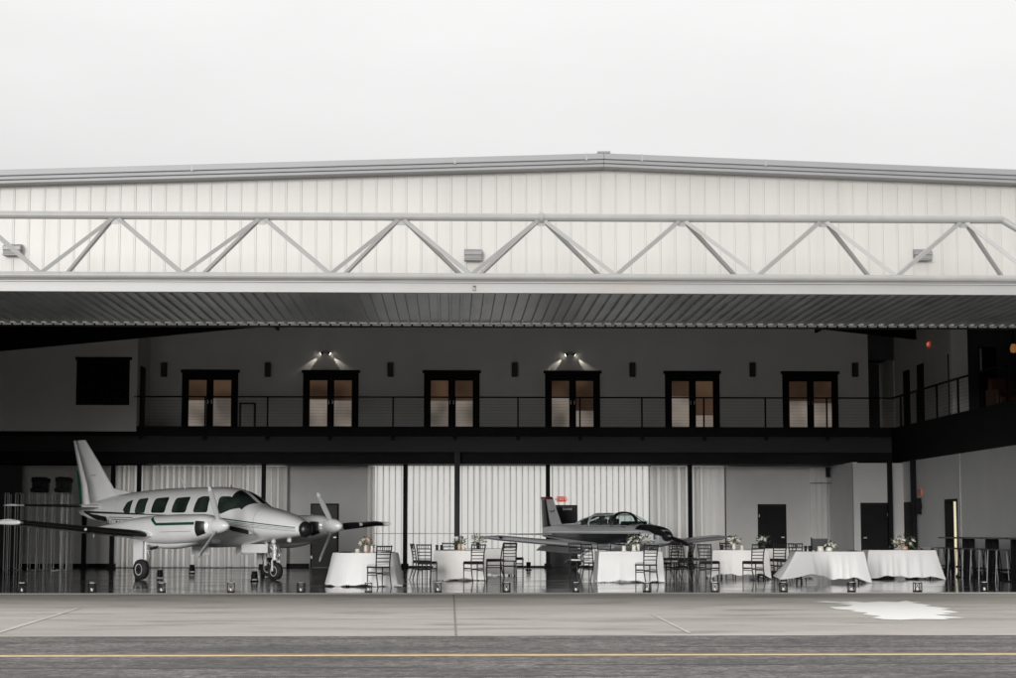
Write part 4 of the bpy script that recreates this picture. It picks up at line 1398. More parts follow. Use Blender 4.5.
# nose gear
gx = 2.70
wheel((gx, 0.0, 0.225), 0.225, 0.17, tw)
leg = MB().tube((gx - 0.06, 0, 1.05), (gx - 0.02, 0, 0.52), 0.05, n=12).build('nose_gear_leg', M['strut'], tw)
MB().tube((gx - 0.03, 0, 0.66), (gx - 0.02, 0, 0.5), 0.07, n=12).build('steering_collar', M['strut'], leg)
for s in (-1, 1):
    MB().path([(gx - 0.02, s * 0.06, 0.53), (gx + 0.0, s * 0.115, 0.47), (gx + 0.0, s * 0.115, 0.225)], [0.03, 0.03, 0.028], 8).build('fork', M['strut'], leg)
    MB().path([(gx + 0.05, s * 0.04, 0.86), (gx + 0.15, s * 0.05, 0.72), (gx + 0.04, s * 0.04, 0.56)], 0.014, 6).build('torque_link', M['steel'], leg)
    MB().box(gx - 1.15, gx - 0.12, s * 0.17 - 0.01, s * 0.17 + 0.01, 0.68, 0.90).build('gear_door', M['ac_white'], tw, bevel=0.008)
MB().tube((gx - 0.03, 0, 0.72), (gx - 0.55, 0, 1.02), 0.025, n=8).build('drag_brace', M['strut'], leg)
MB().lathe([(0.0, 0.10), (0.055, 0.09), (0.06, 0.03), (0.045, -0.02), (0.0, -0.03)], (gx + 0.0, -0.10, 0.96), n=12, axis='x').build('taxi_light', M['strut'], leg)
MB().lathe([(0.0, 0.10), (0.055, 0.09), (0.06, 0.03), (0.045, -0.02), (0.0, -0.03)], (gx + 0.55, -0.05, 1.00), n=12, axis='x').build('taxi_light', M['strut'], tw)

# ------------------------------------------------------------------ light aircraft
la = thing('light_aircraft', 'grey low-wing single-engine light aircraft with bubble canopy and red fin tip, parked behind the tables', 'aircraft', (5.05, 59.5, 0), R(-57))
LF = Body([(-3.66, 1.20, 0.04, 0.15), (-2.8, 1.20, 0.17, 0.24), (-1.7, 1.14, 0.37, 0.35), (-0.8, 1.08, 0.50, 0.41), (0.3, 1.05, 0.53, 0.41),
           (1.3, 1.06, 0.51, 0.40), (1.75, 1.07, 0.49, 0.365), (2.2, 1.06, 0.45, 0.32), (2.5, 1.05, 0.36, 0.26), (2.62, 1.05, 0.26, 0.19)], 2.6)
lf = LF.build('fuselage', M['lp_grey'], la, nx=50, n=32)
for sg in (-1, 1):
    LF.strip(-3.3, 2.0, lin(1.06, 0.74), lin(1.16, 1.15), sg).build('stripe', M['lp_navy'], lf)
    LF.strip(-3.2, 2.1, lin(1.20, 1.20), lin(1.225, 1.225), sg).build('stripe', M['lp_white'], lf)
    LF.strip(2.05, 2.5, lin(0.92, 0.95), lin(1.17, 1.13), sg).build('cowl_side', M['lp_white'], lf)
    MB().grid(lambda u, v, sg=sg: LF.ang(1.72 + 0.86 * u, R(90) - sg * R(62) * v, 0.006), 8, 8).build('antiglare_panel', M['ac_black'], lf)
    MB().grid(lambda u, v, sg=sg: LF.ang(2.50 + 0.10 * u, (0 if sg > 0 else PI) + (-0.2 + 0.9 * v) * sg, 0.008), 3, 6).build('air_intake', M['ac_black'], lf)
# canopy: glass skin + hoops
cst = [(-1.52, 1.47, 0.03, 0.34), (-1.1, 1.45, 0.20, 0.42), (-0.55, 1.44, 0.33, 0.465), (0.05, 1.43, 0.37, 0.48), (0.62, 1.43, 0.37, 0.48), (0.95, 1.43, 0.33, 0.475), (1.3, 1.43, 0.18, 0.465), (1.66, 1.42, 0.015, 0.44)]


def cat_(x):
    for i in range(len(cst) - 1):
        if cst[i][0] <= x <= cst[i + 1][0]:
            t = (x - cst[i][0]) / (cst[i + 1][0] - cst[i][0])
            return [cst[i][k] + (cst[i + 1][k] - cst[i][k]) * t for k in (1, 2, 3)]
    return list(cst[-1][1:]) if x > 0 else list(cst[0][1:])


def cpt(x, ph, off=0.0):
    zs, h, hw = cat_(x)
    c, s = math.cos(ph), math.sin(ph)
    return Vector((x, math.copysign(abs(c) ** 0.8, c) * (hw + off), zs - 0.06 + (h + 0.06 + off) * abs(s) ** 0.8))


can = MB().grid(lambda u, v: cpt(-1.5 + 2.12 * u, PI * v), 20, 24).build('canopy', M['canopy'], la)
MB().grid(lambda u, v: cpt(0.66 + 0.98 * u, PI * v), 12, 24).build('windshield', M['canopy'], la)
for x, r in ((-1.45, 0.022), (-0.58, 0.032), (0.60, 0.028), (0.68, 0.028)):
    MB().path([cpt(x, PI * k / 20, 0.006) for k in range(21)], r, 8).build('canopy_frame', M['lp_grey'] if x < 0 else M['ac_black'], can)
for ph in (R(52), R(128)):
    MB().path([cpt(-1.45 + 2.05 * k / 14, ph, 0.006) for k in range(15)], 0.02, 8).build('canopy_frame', M['lp_grey'], can)
MB().grid(lambda u, v: cpt(-1.45 + 1.3 * u, R(68) + R(44) * v, 0.01), 12, 10).build('canopy_roof', M['lp_navy'], can)
MB().path([cpt(0.68 + 0.96 * k / 10, R(90), 0.004) for k in range(11)], 0.014, 6).build('windshield_post', M['ac_black'], can)
for sg in (-1, 1):
    MB().path([cpt(-1.5 + 3.14 * k / 22, 0.02 if sg > 0 else PI - 0.02, 0.004) for k in range(23)], 0.02, 6).build('canopy_rail', M['lp_grey'], can)
    so = MB().box(-0.28, -0.12, sg * 0.23 - 0.18, sg * 0.23 + 0.18, 1.1, 1.62).build('seat_back', M['seat_leather'], la, bevel=0.04)
    MB().box(-0.25, -0.15, sg * 0.23 - 0.10, sg * 0.23 + 0.10, 1.621, 1.74).build('headrest', M['seat_leather'], so, bevel=0.03)
    MB().box(-1.15, -1.0, sg * 0.2 - 0.16, sg * 0.2 + 0.16, 1.1, 1.56).build('seat_back', M['seat_leather'], la, bevel=0.04)
MB().box(0.95, 1.25, -0.42, 0.42, 1.3, 1.53).build('instrument_panel', M['ac_black'], la, bevel=0.04)
# fin, rudder, red cap and emblem
def fin_rings(t0, t1, data):
    out = []
    for (xl, ch, z, th) in data:
        ts = [t0, (t0 * 2 + t1) / 3, (t0 + t1 * 2) / 3, t1]
        prof = lambda t: th * (0.15 + 1.7 * math.sqrt(max(t, 0)) * (1 - t)) if t < 1 else 0.004
        up = [Vector((xl - t * ch, prof(t), z)) for t in ts]
        dn = [Vector((xl - t * ch, -prof(t), z)) for t in reversed(ts)]
        out.append(up + dn)
    return out
lfd = [(-2.30, 1.40, 1.33, 0.055), (-2.66, 1.06, 1.48, 0.05), (-3.10, 0.66, 2.26, 0.035)]
lfin = MB().loft(fin_rings(0.0, 0.55, lfd)).build('fin', M['lp_grey'], la)
lfd2 = [(-2.30, 1.40, 1.06, 0.055), (-2.66, 1.06, 1.48, 0.05), (-3.10, 0.66, 2.26, 0.035)]
MB().loft(fin_rings(0.56, 1.0, lfd2)).build('rudder', M['lp_navy'], la)
MB().loft(fin_rings(0.0, 1.0, [(-3.08, 0.69, 2.262, 0.038), (-3.12, 0.66, 2.31, 0.035), (-3.2, 0.58, 2.345, 0.02)])).build('fin_cap', M['lp_red'], la)
for s in (-1, 1):
    # small leaping-cat shaped flash
    cat = [(-3.26, 1.86), (-3.20, 1.90), (-3.12, 1.885), (-3.02, 1.90), (-2.97, 1.93), (-2.945, 1.90), (-2.985, 1.875), (-2.99, 1.84), (-3.04, 1.865), (-3.12, 1.85), (-3.17, 1.82), (-3.18, 1.86)]
    MB().prism([(p[0], s * 0.046, p[1]) for p in cat], (0, s * 0.004, 0)).build('fin_emblem', M['emblem'], lfin)
for sg in (-1, 1):
    secs = [(0.62, 1.45, sg * 0.4, 0.72, 0.16), (0.50, 1.30, sg * 1.2, 0.765, 0.16), (0.42, 1.22, sg * 4.25, 0.995, 0.155), (0.10, 0.80, sg * 4.74, 1.05, 0.04)]
    w = wing_mb(secs).build('wing', M['lp_grey'], la)
    MB().loft([airfoil(-0.50, 0.36, sg * 0.62, 0.66, 0.12, tw=0.45), airfoil(-0.50, 0.36, sg * 2.3, 0.80, 0.12, tw=0.45)]).build('flap', M['lp_white'], w)
    MB().blob((0.40, sg * 4.5, 1.045), 0.05, 0.05).build('navigation_light', M['ac_black'], w)
    stb = wing_mb([(-2.95, 0.80, sg * 0.08, 1.12, 0.09), (-3.08, 0.62, sg * 1.45, 1.12, 0.08)]).build('tailplane', M['lp_grey'], la)
    gx, gy = -0.25, sg * 1.25
    wheel((gx, gy, 0.20), 0.20, 0.15, la)
    MB().path([(gx + 0.05, sg * 0.45, 0.78), (gx, sg * 0.95, 0.52), (gx, sg * 1.17, 0.22)], [0.05, 0.035, 0.03], 8).build('main_gear_leg', M['lp_grey'], la)
    FA = Body([(gx - 0.55, 0.26, 0.02, 0.02), (gx - 0.2, 0.28, 0.10, 0.12), (gx + 0.1, 0.28, 0.12, 0.14), (gx + 0.32, 0.26, 0.03, 0.04)], 2.2, yc=gy)
    FA.build('wheel_fairing', M['ac_black'], la, nx=12, n=16)
wheel((2.05, 0, 0.18), 0.18, 0.13, la)
MB().path([(1.75, 0, 0.8), (1.95, 0, 0.45), (2.05, 0, 0.36)], [0.04, 0.03, 0.03], 8).build('nose_gear_leg', M['lp_grey'], la)
for s in (-1, 1):
    MB().path([(2.05, 0, 0.37), (2.05, s * 0.09, 0.33), (2.05, s * 0.09, 0.18)], 0.018, 6).build('fork', M['lp_grey'], la)
pr = MB().lathe([(0.15, 2.625), (0.155, 2.68), (0.13, 2.80), (0.07, 2.90), (0.0, 2.935)], (0, 0, 1.08), n=18, axis='x').build('propeller', M['ac_black'], la)
for k in range(2):
    MB().loft(prop_blade((2.72, 0, 1.08), 0.86, R(-108) + k * PI, root=0.1, chord=0.17)).build('blade', M['ac_black'], pr)

# ------------------------------------------------------------------ tables and cloths
def table_frame(name, label, loc, rz, shape, a, b, group):
    t = thing(name, label, 'table', loc, rz, group)
    if shape == 'round':
        MB().lathe([(0.0, 0.705), (a - 0.02, 0.705), (a, 0.712), (a, 0.733), (a - 0.02, 0.74), (0.0, 0.74)], n=40).build('tabletop', M['wood_dark'], t)
        q = a * 0.55
        for sx in (-1, 1):
            for sy in (-1, 1):
                MB().tube((sx * q, sy * q, 0.0), (sx * q, sy * q, 0.704), 0.016, n=8).build('leg', M['black'], t)
    else:
        MB().box(-a, a, -b, b, 0.705, 0.74).build('tabletop', M['wood_dark'], t, bevel=0.008)
        for sx in (-1, 1):
            for sy in (-1, 1):
                MB().tube((sx * (a - 0.12), sy * (b - 0.08), 0.0), (sx * (a - 0.12), sy * (b - 0.08), 0.704), 0.016, n=8).build('leg', M['black'], t)
            MB().tube((sx * (a - 0.12), -(b - 0.08), 0.10), (sx * (a - 0.12), b - 0.08, 0.10), 0.012, n=8).build('foot_bar', M['black'], t)
    return t


def cloth(label, loc, rz, shape, a, b, hem, flare, seed, mat, folds=11, amp=0.03, corner=0.10, pull=None):
    rnd = random.Random(seed)
    N = 300
    top = 0.747
    edge = []
    if shape == 'round':
        for i in range(N):
            t = 2 * PI * i / N
            edge.append((Vector((a * math.cos(t), a * math.sin(t), 0)), Vector((math.cos(t), math.sin(t), 0)), 0.0))
    else:
        rc = 0.04
        per = [(-a, -b), (a, -b), (a, b), (-a, b)]
        L = [2 * a, 2 * b, 2 * a, 2 * b]
        tot = sum(L)
        for i in range(N):
            d = tot * i / N
            k = 0
            while d > L[k]:
                d -= L[k]
                k += 1
            p = Vector((*per[k], 0)).lerp(Vector((*per[(k + 1) % 4], 0)), d / L[k])
            nrm = [Vector((0, -1, 0)), Vector((1, 0, 0)), Vector((0, 1, 0)), Vector((-1, 0, 0))][k]
            near = min(d, L[k] - d)
            cn = math.exp(-(near / 0.14) ** 2)
            cd = Vector((math.copysign(1, p.x), math.copysign(1, p.y), 0)).normalized()
            nn = (nrm * (1 - cn) + cd * cn).normalized()
            edge.append((p, nn, cn))
    ph = [rnd.uniform(0, 2 * PI) for _ in range(4)]
    fr = [folds, folds + rnd.randint(2, 5), folds * 2 + 1, 3]
    am = [rnd.uniform(0.6, 1), rnd.uniform(0.4, 0.8), rnd.uniform(0.2, 0.4), rnd.uniform(0.5, 1)]
    rows = 9
    rings = []
    for j in range(rows + 1):
        v = j / rows
        rg = []
        for i, (p, n, cn) in enumerate(edge):
            t = 2 * PI * i / N
            wv = sum(am[k] * (1 - 1.6 * abs(math.sin(fr[k] * t / 2 + ph[k])) ** 0.8) for k in range(3)) / 1.6 + 0.3 * math.sin(3 * t + ph[3])
            fl = flare + cn * corner
            hz = hem + 0.018 * math.sin(5 * t + ph[1]) + 0.014 * math.sin(13 * t + ph[0]) - cn * min(hem - 0.01, 0.09) + 0.01
            if pull:
                q = max(0.0, p.normalized().dot(Vector((math.cos(pull[0]), math.sin(pull[0]), 0))))
                fl += pull[1] * q ** pull[3]
                hz += pull[2] * q ** pull[3]
            hz = max(0.006, hz)
            out = fl * v ** 1.05 + amp * wv * v ** 0.8
            drop = (v ** 0.9) if j else 0
            off = 0.012 * (1 if j else 0)
            pos = p + n * (out + off)
            rg.append(Vector((pos.x, pos.y, top - (top - hz) * drop - (0.004 if j == 0 else 0))))
        rings.append(rg)
    mb = MB().loft(rings, caps=False)
    inner = [Vector((p.x * 0.97, p.y * 0.97, top)) for p, n, c in edge]
    mb.loft([rings[0], inner], caps=False)
    mb.add(inner, [tuple(range(N))])
    o = mb.build('tablecloth', mat, fix=False)
    o.location = loc
    o.rotation_euler = (0, 0, rz)
    return tag(o, label, 'tablecloth', None, None)


def Yf(py):
    """floor distance for a floor row at the image centre"""
    return gpt(508, py)[1]


TABLES = [
    # key, px centre, floor Y of centre, shape, a, b, rz, hem, flare, mat, description
    ('t1', 365.5, 43.4, 'round', 0.74, 0, 0, 0.02, 0.13, 'cloth', 'round table at left in front of the twin-engine aircraft propeller'),
    ('t2', 459, 48.6, 'rect', 0.62, 0.80, 0, 0.03, 0.02, 'cloth_warm', 'table straight in front of the wide grey column'),
    ('t2b', 487, 53.5, 'rect', 0.75, 0.5, 0, 0.05, 0.06, 'cloth_warm', 'table behind the chairs under the small aircraft wing tip'),
    ('t3', 628.5, 46.4, 'rect', 0.76, 0.62, 0, 0.03, 0.02, 'cloth', 'table in front of the small aircraft fuselage'),
    ('t4', 738, 49.2, 'rect', 0.72, 0.5, 0, 0.12, 0.02, 'cloth_warm', 'table under the small aircraft far wing, left of the black door'),
    ('t4b', 783, 53.0, 'rect', 0.8, 0.45, 0, 0.14, 0.05, 'cloth_warm', 'table in front of the black door of the grey wall'),
    ('t5', 827, 45.6, 'rect', 0.82, 0.38, 0, 0.10, 0.10, 'cloth', 'long table with its left cloth corner pulled wide'),
    ('t6', 899, 48.8, 'rect', 0.86, 0.38, 0, 0.07, 0.10, 'cloth', 'long table at the right end of the row of tables'),
]
TB = {}
for i, (key, px_, Y, shape, a, b, rz, hem, flare, mat, desc) in enumerate(TABLES):
    x = wx(px_, Y, 560)
    TB[key] = (x, Y, a, b)
    table_frame('table', 'dark-topped ' + desc, (x, Y, 0), rz, shape, a - 0.012, (b or a) - 0.012, 'cloth-covered banquet tables')
    pull = {'t5': (R(205), 0.42, 0.10, 3), 't6': (R(-20), 0.07, -0.02, 3), 't1': (R(195), 0.04, 0, 2)}.get(key)
    cloth('%s tablecloth on the %s' % ('white' if mat == 'cloth' else 'ivory', desc), (x, Y, 0), rz, shape, a, b, hem, flare, 11 + i, M[mat],
          folds={'t1': 9, 't5': 13, 't6': 14}.get(key, 9), amp=0.018 if key in ('t1', 't2', 't3', 't4') else 0.035, corner={'t5': 0.10, 't6': 0.08}.get(key, 0.05), pull=pull)

# ------------------------------------------------------------------ ballroom chairs
def make_chair(cush):
    t = thing('ballroom_chair', 'x', 'chair', (0, 0, 0), 0, 'black ballroom chairs around the tables')
    m = M['chair']
    for s in (-1, 1):
        MB().path([(s * 0.185, 0.19, 0.0), (s * 0.185, 0.185, 0.44)], [0.012, 0.017], 8).build('front_leg', m, t)
        MB().path([(s * 0.165, -0.27, 0.0), (s * 0.165, -0.20, 0.25), (s * 0.165, -0.175, 0.45), (s * 0.172, -0.20, 0.68), (s * 0.185, -0.25, 0.915)],
                  [0.012, 0.016, 0.018, 0.016, 0.014], 8).build('rear_leg', m, t)
        MB().tube((s * 0.185, 0.185, 0.27), (s * 0.166, -0.20, 0.27), 0.010, n=7).build('stretcher', m, t)
        MB().tube((s * 0.185, 0.185, 0.33), (s * 0.166, -0.20, 0.33), 0.010, n=7).build('stretcher', m, t)
    MB().tube((-0.185, 0.187, 0.31), (0.185, 0.187, 0.31), 0.010, n=7).build('stretcher', m, t)
    MB().tube((-0.165, -0.20, 0.30), (0.165, -0.20, 0.30), 0.010, n=7).build('stretcher', m, t)
    MB().prism([(-0.205, 0.205, 0.425), (0.205, 0.205, 0.425), (0.18, -0.20, 0.425), (-0.18, -0.20, 0.425)], (0, 0, 0.03)).build('seat', m, t, bevel=0.006)
    MB().prism([(-0.20, 0.20, 0.456), (0.20, 0.20, 0.456), (0.175, -0.175, 0.456), (-0.175, -0.175, 0.456)], (0, 0, 0.042)).build('cushion', cush, t, bevel=0.015)
    for z, r in ((0.895, 0.016), (0.80, 0.012), (0.72, 0.011), (0.64, 0.011), (0.56, 0.011)):
        f = (z - 0.45) / 0.465
        y = -0.175 - 0.075 * max(0, f) ** 1.4
        MB().path([(-0.165 - 0.02 * f, y, z), (0, y - 0.02, z), (0.165 + 0.02 * f, y, z)], r, 7).build('back_rail', m, t)
    for k in range(5):
        x = -0.11 + 0.055 * k
        MB().tube((x, -0.252, 0.80), (x, -0.265, 0.895), 0.007, n=6).build('spindle', m, t)
    return t


chair_k = make_chair(M['cush_black'])
chair_w = make_chair(M['cush_white'])
# px, floor Y, facing (degrees from away-from-camera, + = turned left), cushion, label
CH = [
    (379, 42.15, 30, 'w', 'white-seated black chair in front of the round table, back to the camera'),
    (421.5, 48.4, -75, 'k', 'black ballroom chair in side view left of the table in front of the grey column'),
    (427.0, 46.6, -18, 'k', 'black ballroom chair at the front left corner of the table by the grey column'),
    (474.0, 46.7, 26, 'k', 'black ballroom chair at the front right corner of the table by the grey column'),
    (494.0, 50.6, 88, 'k', 'black ballroom chair in side view right of the table by the grey column'),
    (508.5, 50.8, 8, 'w', 'black ballroom chair with white seat under the small aircraft near wing tip'),
    (514.0, 53.6, -30, 'k', 'black ballroom chair farthest back under the small aircraft near wing tip'),
    (579.5, 50.2, -35, 'w', 'white-seated black chair farther left of the table before the small aircraft'),
    (593.5, 47.6, -50, 'w', 'white-seated black chair touching the left side of the table before the small aircraft'),
    (605.0, 52.0, 180, 'k', 'black chair behind the table before the small aircraft, facing the camera'),
    (646.5, 44.7, 22, 'w', 'white-seated black chair in front of the table before the small aircraft'),
    (668.5, 47.8, 50, 'w', 'white-seated black chair on the right side of the table before the small aircraft'),
    (672.5, 52.6, 150, 'k', 'black ballroom chair under the small aircraft propeller, behind the white seat'),
    (683.5, 48.6, 62, 'k', 'black ballroom chair just left of the thin black column, turned left'),
    (687.5, 52.4, -70, 'k', 'black ballroom chair right behind the thin black column under the far wing'),
    (700.0, 51.0, -100, 'k', 'black chair in side view between the thin column and the table under the far wing'),
    (709.0, 46.9, -35, 'k', 'black ballroom chair at the front left corner of the table under the far wing'),
    (753.5, 46.9, 24, 'k', 'black ballroom chair at the front right corner of the table under the far wing'),
    (777.0, 50.8, 12, 'k', 'black ballroom chair in front of the ivory cloth before the black door'),
    (786.5, 49.6, 95, 'k', 'black ballroom chair in side view left of the pulled cloth corner'),
    (797.5, 49.9, 180, 'k', 'black chair showing only its top behind the long table with the pulled cloth'),
    (728.0, 52.0, 178, 'k', 'black ballroom chair behind the table under the far wing, facing the camera'),
    (449.0, 52.2, 180, 'k', 'black ballroom chair behind the table in front of the grey column, facing the camera'),
]
first = {'k': chair_k, 'w': chair_w}
used = set()
for px_, Y, deg, cu, lab in CH:
    loc = (wx(px_, Y, 570), Y, 0)
    rz = R(deg)
    if cu not in used:
        used.add(cu)
        c = first[cu]
        c.location = loc
        c.rotation_euler = (0, 0, rz)
        c['label'] = lab
    else:
        dup(first[cu], lab, loc, rz)

# ------------------------------------------------------------------ flowers and table things
def arrangement(name, label, loc, blooms, r, h, seed, vase, leaves=70, lowbowl=False, spread=1.0):
    rnd = random.Random(seed)
    t = thing(name, label, 'flowers', loc, 0, 'flower arrangements on the tables')
    vh = 0.10 if lowbowl else 0.17
    vr = 0.09 if lowbowl else 0.05
    MB().lathe([(0.0, 0.0), (vr * 0.8, 0.0), (vr, vh * 0.35), (vr * 0.9, vh * 0.8), (vr * 0.75, vh), (vr * 0.65, vh), (vr * 0.7, vh * 0.6), (0, vh * 0.5)], n=16).build('vase', vase, t)
    mb = MB()
    for k in range(leaves):
        a = rnd.uniform(0, 2 * PI)
        el = rnd.uniform(-0.25, 1.3)
        rr = r * rnd.uniform(0.45, 1.25)
        d = Vector((math.cos(a) * math.cos(el) * spread, math.sin(a) * math.cos(el) * spread, math.sin(el)))
        p = Vector((0, 0, vh)) + d * rr
        p.z = max(0.02, p.z)
        s = rnd.uniform(0.018, 0.04)
        u = d.cross(Vector((rnd.uniform(-1, 1), rnd.uniform(-1, 1), rnd.uniform(-1, 1)))).normalized()
        ln = (d + Vector((rnd.uniform(-.5, .5), rnd.uniform(-.5, .5), rnd.uniform(-.5, .5)))).normalized()
        mb.add([p - ln * s, p + u * s * 0.5, p + ln * s * 1.5, p - u * s * 0.5], [(0, 1, 2, 3)])
    for k in range(9):
        a = rnd.uniform(0, 2 * PI)
        el = rnd.uniform(0.2, 1.2)
        d = Vector((math.cos(a) * math.cos(el) * spread, math.sin(a) * math.cos(el) * spread, math.sin(el))) * r
        mb.tube((0, 0, vh * 0.7), Vector((0, 0, vh)) + d, 0.003, n=4)
    mb.build('foliage', M['leaf'], t, fix=False)
    for k in range(blooms[0]):
        a = rnd.uniform(0, 2 * PI)
        el = rnd.uniform(0.05, 1.2)
        d = Vector((math.cos(a) * math.cos(el) * spread, math.sin(a) * math.cos(el) * spread, math.sin(el)))
        p = Vector((0, 0, vh)) + d * r * rnd.uniform(0.6, 1.0)
        s = rnd.uniform(0.042, 0.070)
        q = MB()
        q.blob(p, s * 0.55, 0.2, 1, rnd=rnd)
        for j in range(7):
            aa = 2 * PI * j / 7
            o = d.cross(Vector((0, 0, 1))).normalized() if abs(d.z) < 0.95 else Vector((1, 0, 0))
            o2 = d.cross(o).normalized()
            e = (o * math.cos(aa) + o2 * math.sin(aa))
            q.add([p - d * s * 0.3, p + e * s * 0.8 - o2 * 0.2 * s, p + e * s * 1.1 + d * s * 0.45, p + e * s * 0.6 + o.cross(e) * s * 0.6], [(0, 1, 2, 3)], True)
        q.build('bloom', M[blooms[1][k % len(blooms[1])]], t, fix=False)
    return t


def on_table(px_, key, dy=0.0):
    x, Y, a, b = TB[key]
    return (wx(px_, Y + dy, 545), Y + dy, 0.748)


arrangement('flower_arrangement', 'peach and cream flowers in a blush vase on the round table at left', on_table(366, 't1', -0.2), (9, ['bloom_peach', 'bloom_cream', 'bloom_peach']), 0.17, 0, 1, M['vase'], 50)
arrangement('flower_arrangement', 'green and cream flowers in an amber vase on the table by the grey column', on_table(459.5, 't2', -0.3), (8, ['bloom_cream', 'bloom_white']), 0.17, 0, 2, M['vase_gold'], 90)
arrangement('flower_arrangement', 'loose white flowers with dark greenery on the table under the near wing tip', on_table(478, 't2b', 0.0), (9, ['bloom_white', 'bloom_cream']), 0.21, 0, 3, M['smoke_glass'], 110)
arrangement('flower_arrangement', 'large cream flowers and tall greenery on the table before the small aircraft', on_table(638, 't3', -0.2), (12, ['bloom_cream', 'bloom_white', 'bloom_cream']), 0.24, 0, 4, M['vase_white'], 150, spread=1.3)
arrangement('flower_arrangement', 'white flowers in a pale vase at the left of the table under the far wing', on_table(734, 't4', -0.1), (9, ['bloom_white', 'bloom_cream']), 0.19, 0, 5, M['vase_white'], 80)
arrangement('flower_arrangement', 'small white flowers and twigs in front of the black door', on_table(763, 't4b', -0.1), (7, ['bloom_white']), 0.2, 0, 6, M['glassware'], 80)
arrangement('flower_arrangement', 'low cream flowers in a white bowl on the long table with the pulled cloth', on_table(829, 't5', -0.1), (8, ['bloom_cream', 'bloom_white']), 0.14, 0, 7, M['vase_white'], 50, True, 1.2)
arrangement('flower_arrangement', 'wide low bowl of white and blush flowers on the rightmost long table', on_table(904.5, 't6', -0.1), (20, ['bloom_white', 'bloom_cream', 'bloom_white', 'bloom_peach']), 0.26, 0, 8, M['vase_gold'], 150, True, 1.25)


def candle(label, loc, r=0.035, h=0.09, holder='vase'):
    t = thing('candle', label, 'candle', loc, 0)
    MB().lathe([(0.0, 0), (r, 0), (r, h), (r * 0.7, h + 0.004), (0.004, h - 0.004)], n=14).build('wax', M['candle'], t)
    MB().tube((0, 0, h - 0.004), (0.002, 0, h + 0.012), 0.0025, n=5).build('wick', M['black'], t)
    MB().lathe([(r + 0.012, 0.0), (r + 0.014, 0.03), (r + 0.011, 0.03), (r + 0.008, 0.002)], n=14).build('holder', M[holder], t)


candle('short cream candle beside the peach flowers on the round table', on_table(357.5, 't1', -0.3), 0.05, 0.08)
candle('tall cream candle right of the peach flowers on the round table', on_table(372, 't1', -0.35), 0.03, 0.15)
candle('white candle left of the large flowers on the table before the small aircraft', on_table(624, 't3', -0.35), 0.05, 0.13, 'vase_white')
candle('white candle under the large flowers on the table before the small aircraft', on_table(634, 't3', -0.45), 0.05, 0.15, 'vase_white')
candle('amber votive at the grey column table beside the green flowers', on_table(463.5, 't2', -0.5), 0.035, 0.09, 'vase_gold')
candle('white candle in front of the flowers under the far wing', on_table(742, 't4', -0.3), 0.045, 0.12, 'vase_white')
candle('white pillar candle at the left part of the long table with the pulled cloth', on_table(820.5, 't5', -0.2), 0.075, 0.12, 'vase_white')


def tumbler(label, loc, mat):
    t = thing('tumbler', label, 'glass', loc, 0)
    MB().lathe([(0.0, 0.0), (0.032, 0.0), (0.04, 0.13), (0.036, 0.13), (0.029, 0.008), (0.0, 0.008)], n=14).build('glass_body', mat, t)
    MB().lathe([(0.0, 0.0085), (0.0285, 0.0085), (0.034, 0.075), (0.0, 0.075)], n=12).build('drink', M['smoke_glass'], t)


tumbler('left dark tumbler of the pair on the table by the grey column', on_table(437, 't2', 0.3), M['smoke_glass'])
tumbler('right dark tumbler of the pair on the table by the grey column', on_table(441.5, 't2', 0.3), M['smoke_glass'])
tumbler('clear glass near the left edge of the table under the far wing', on_table(722, 't4', -0.2), M['smoke_glass'])
tumbler('dark tumbler at the left end of the long table with the pulled cloth', on_table(805.5, 't5', 0.1), M['smoke_glass'])
tumbler('dark tumbler next to the pillar candle on the long table with the pulled cloth', on_table(809.5, 't5', 0.0), M['smoke_glass'])
# plates along the front of the tables
pl = None
for lab, px_, key, dy in (('dark charger plate left of the candle on the round table', 345, 't1', -0.4),
                          ('dark charger plate behind the chair on the round table', 388, 't1', -0.2),
                          ('dark charger plate on the table by the grey column', 447, 't2', -0.6),
                          ('dark charger plate left on the table before the small aircraft', 612, 't3', -0.4),
                          ('dark charger plate on the rightmost long table left of the flowers', 884, 't6', -0.2),
                          ('dark charger plate on the long table right of the low flowers', 852, 't5', -0.2)):
    if pl is None:
        pl = thing('charger_plate', lab, 'plate', on_table(px_, key, dy), 0, 'dark charger plates on the tables')
        MB().lathe([(0.0, 0.0), (0.10, 0.0), (0.165, 0.012), (0.162, 0.017), (0.10, 0.006), (0.0, 0.006)], n=24).build('plate_body', M['smoke_glass'], pl)
        MB().box(-0.05, 0.05, -0.10, 0.10, 0.012, 0.024).build('napkin', M['black'], pl, bevel=0.003)
    else:
        dup(pl, lab, on_table(px_, key, dy))
# framed board standing on the long table, tray on the last one
loc = on_table(820, 't5', 0.28)
t = thing('framed_board', 'plain dark framed board standing at the back of the long table with the pulled cloth', 'board', loc, 0)
MB().box(-0.19, 0.19, -0.01, 0.01, 0.02, 0.30).build('board', M['wall_dark'], t)
MB().box(-0.22, -0.192, -0.016, 0.016, 0.0, 0.33).build('frame', M['black'], t)
MB().box(-0.12, 0.12, 0.02, 0.06, 0.0, 0.02).build('foot', M['black'], t)
loc = on_table(927, 't6', 0.0)
t = thing('serving_tray', 'thin silver tray on dark feet at the right end of the last long table', 'tray', loc, 0)
MB().box(-0.19, 0.19, -0.12, 0.12, 0.045, 0.055).build('tray_plate', M['aluminium'], t, bevel=0.003)
for sx in (-1, 1):
    MB().box(sx * 0.15 - 0.012, sx * 0.15 + 0.012, -0.1, 0.1, 0.0, 0.044).build('foot', M['black'], t)

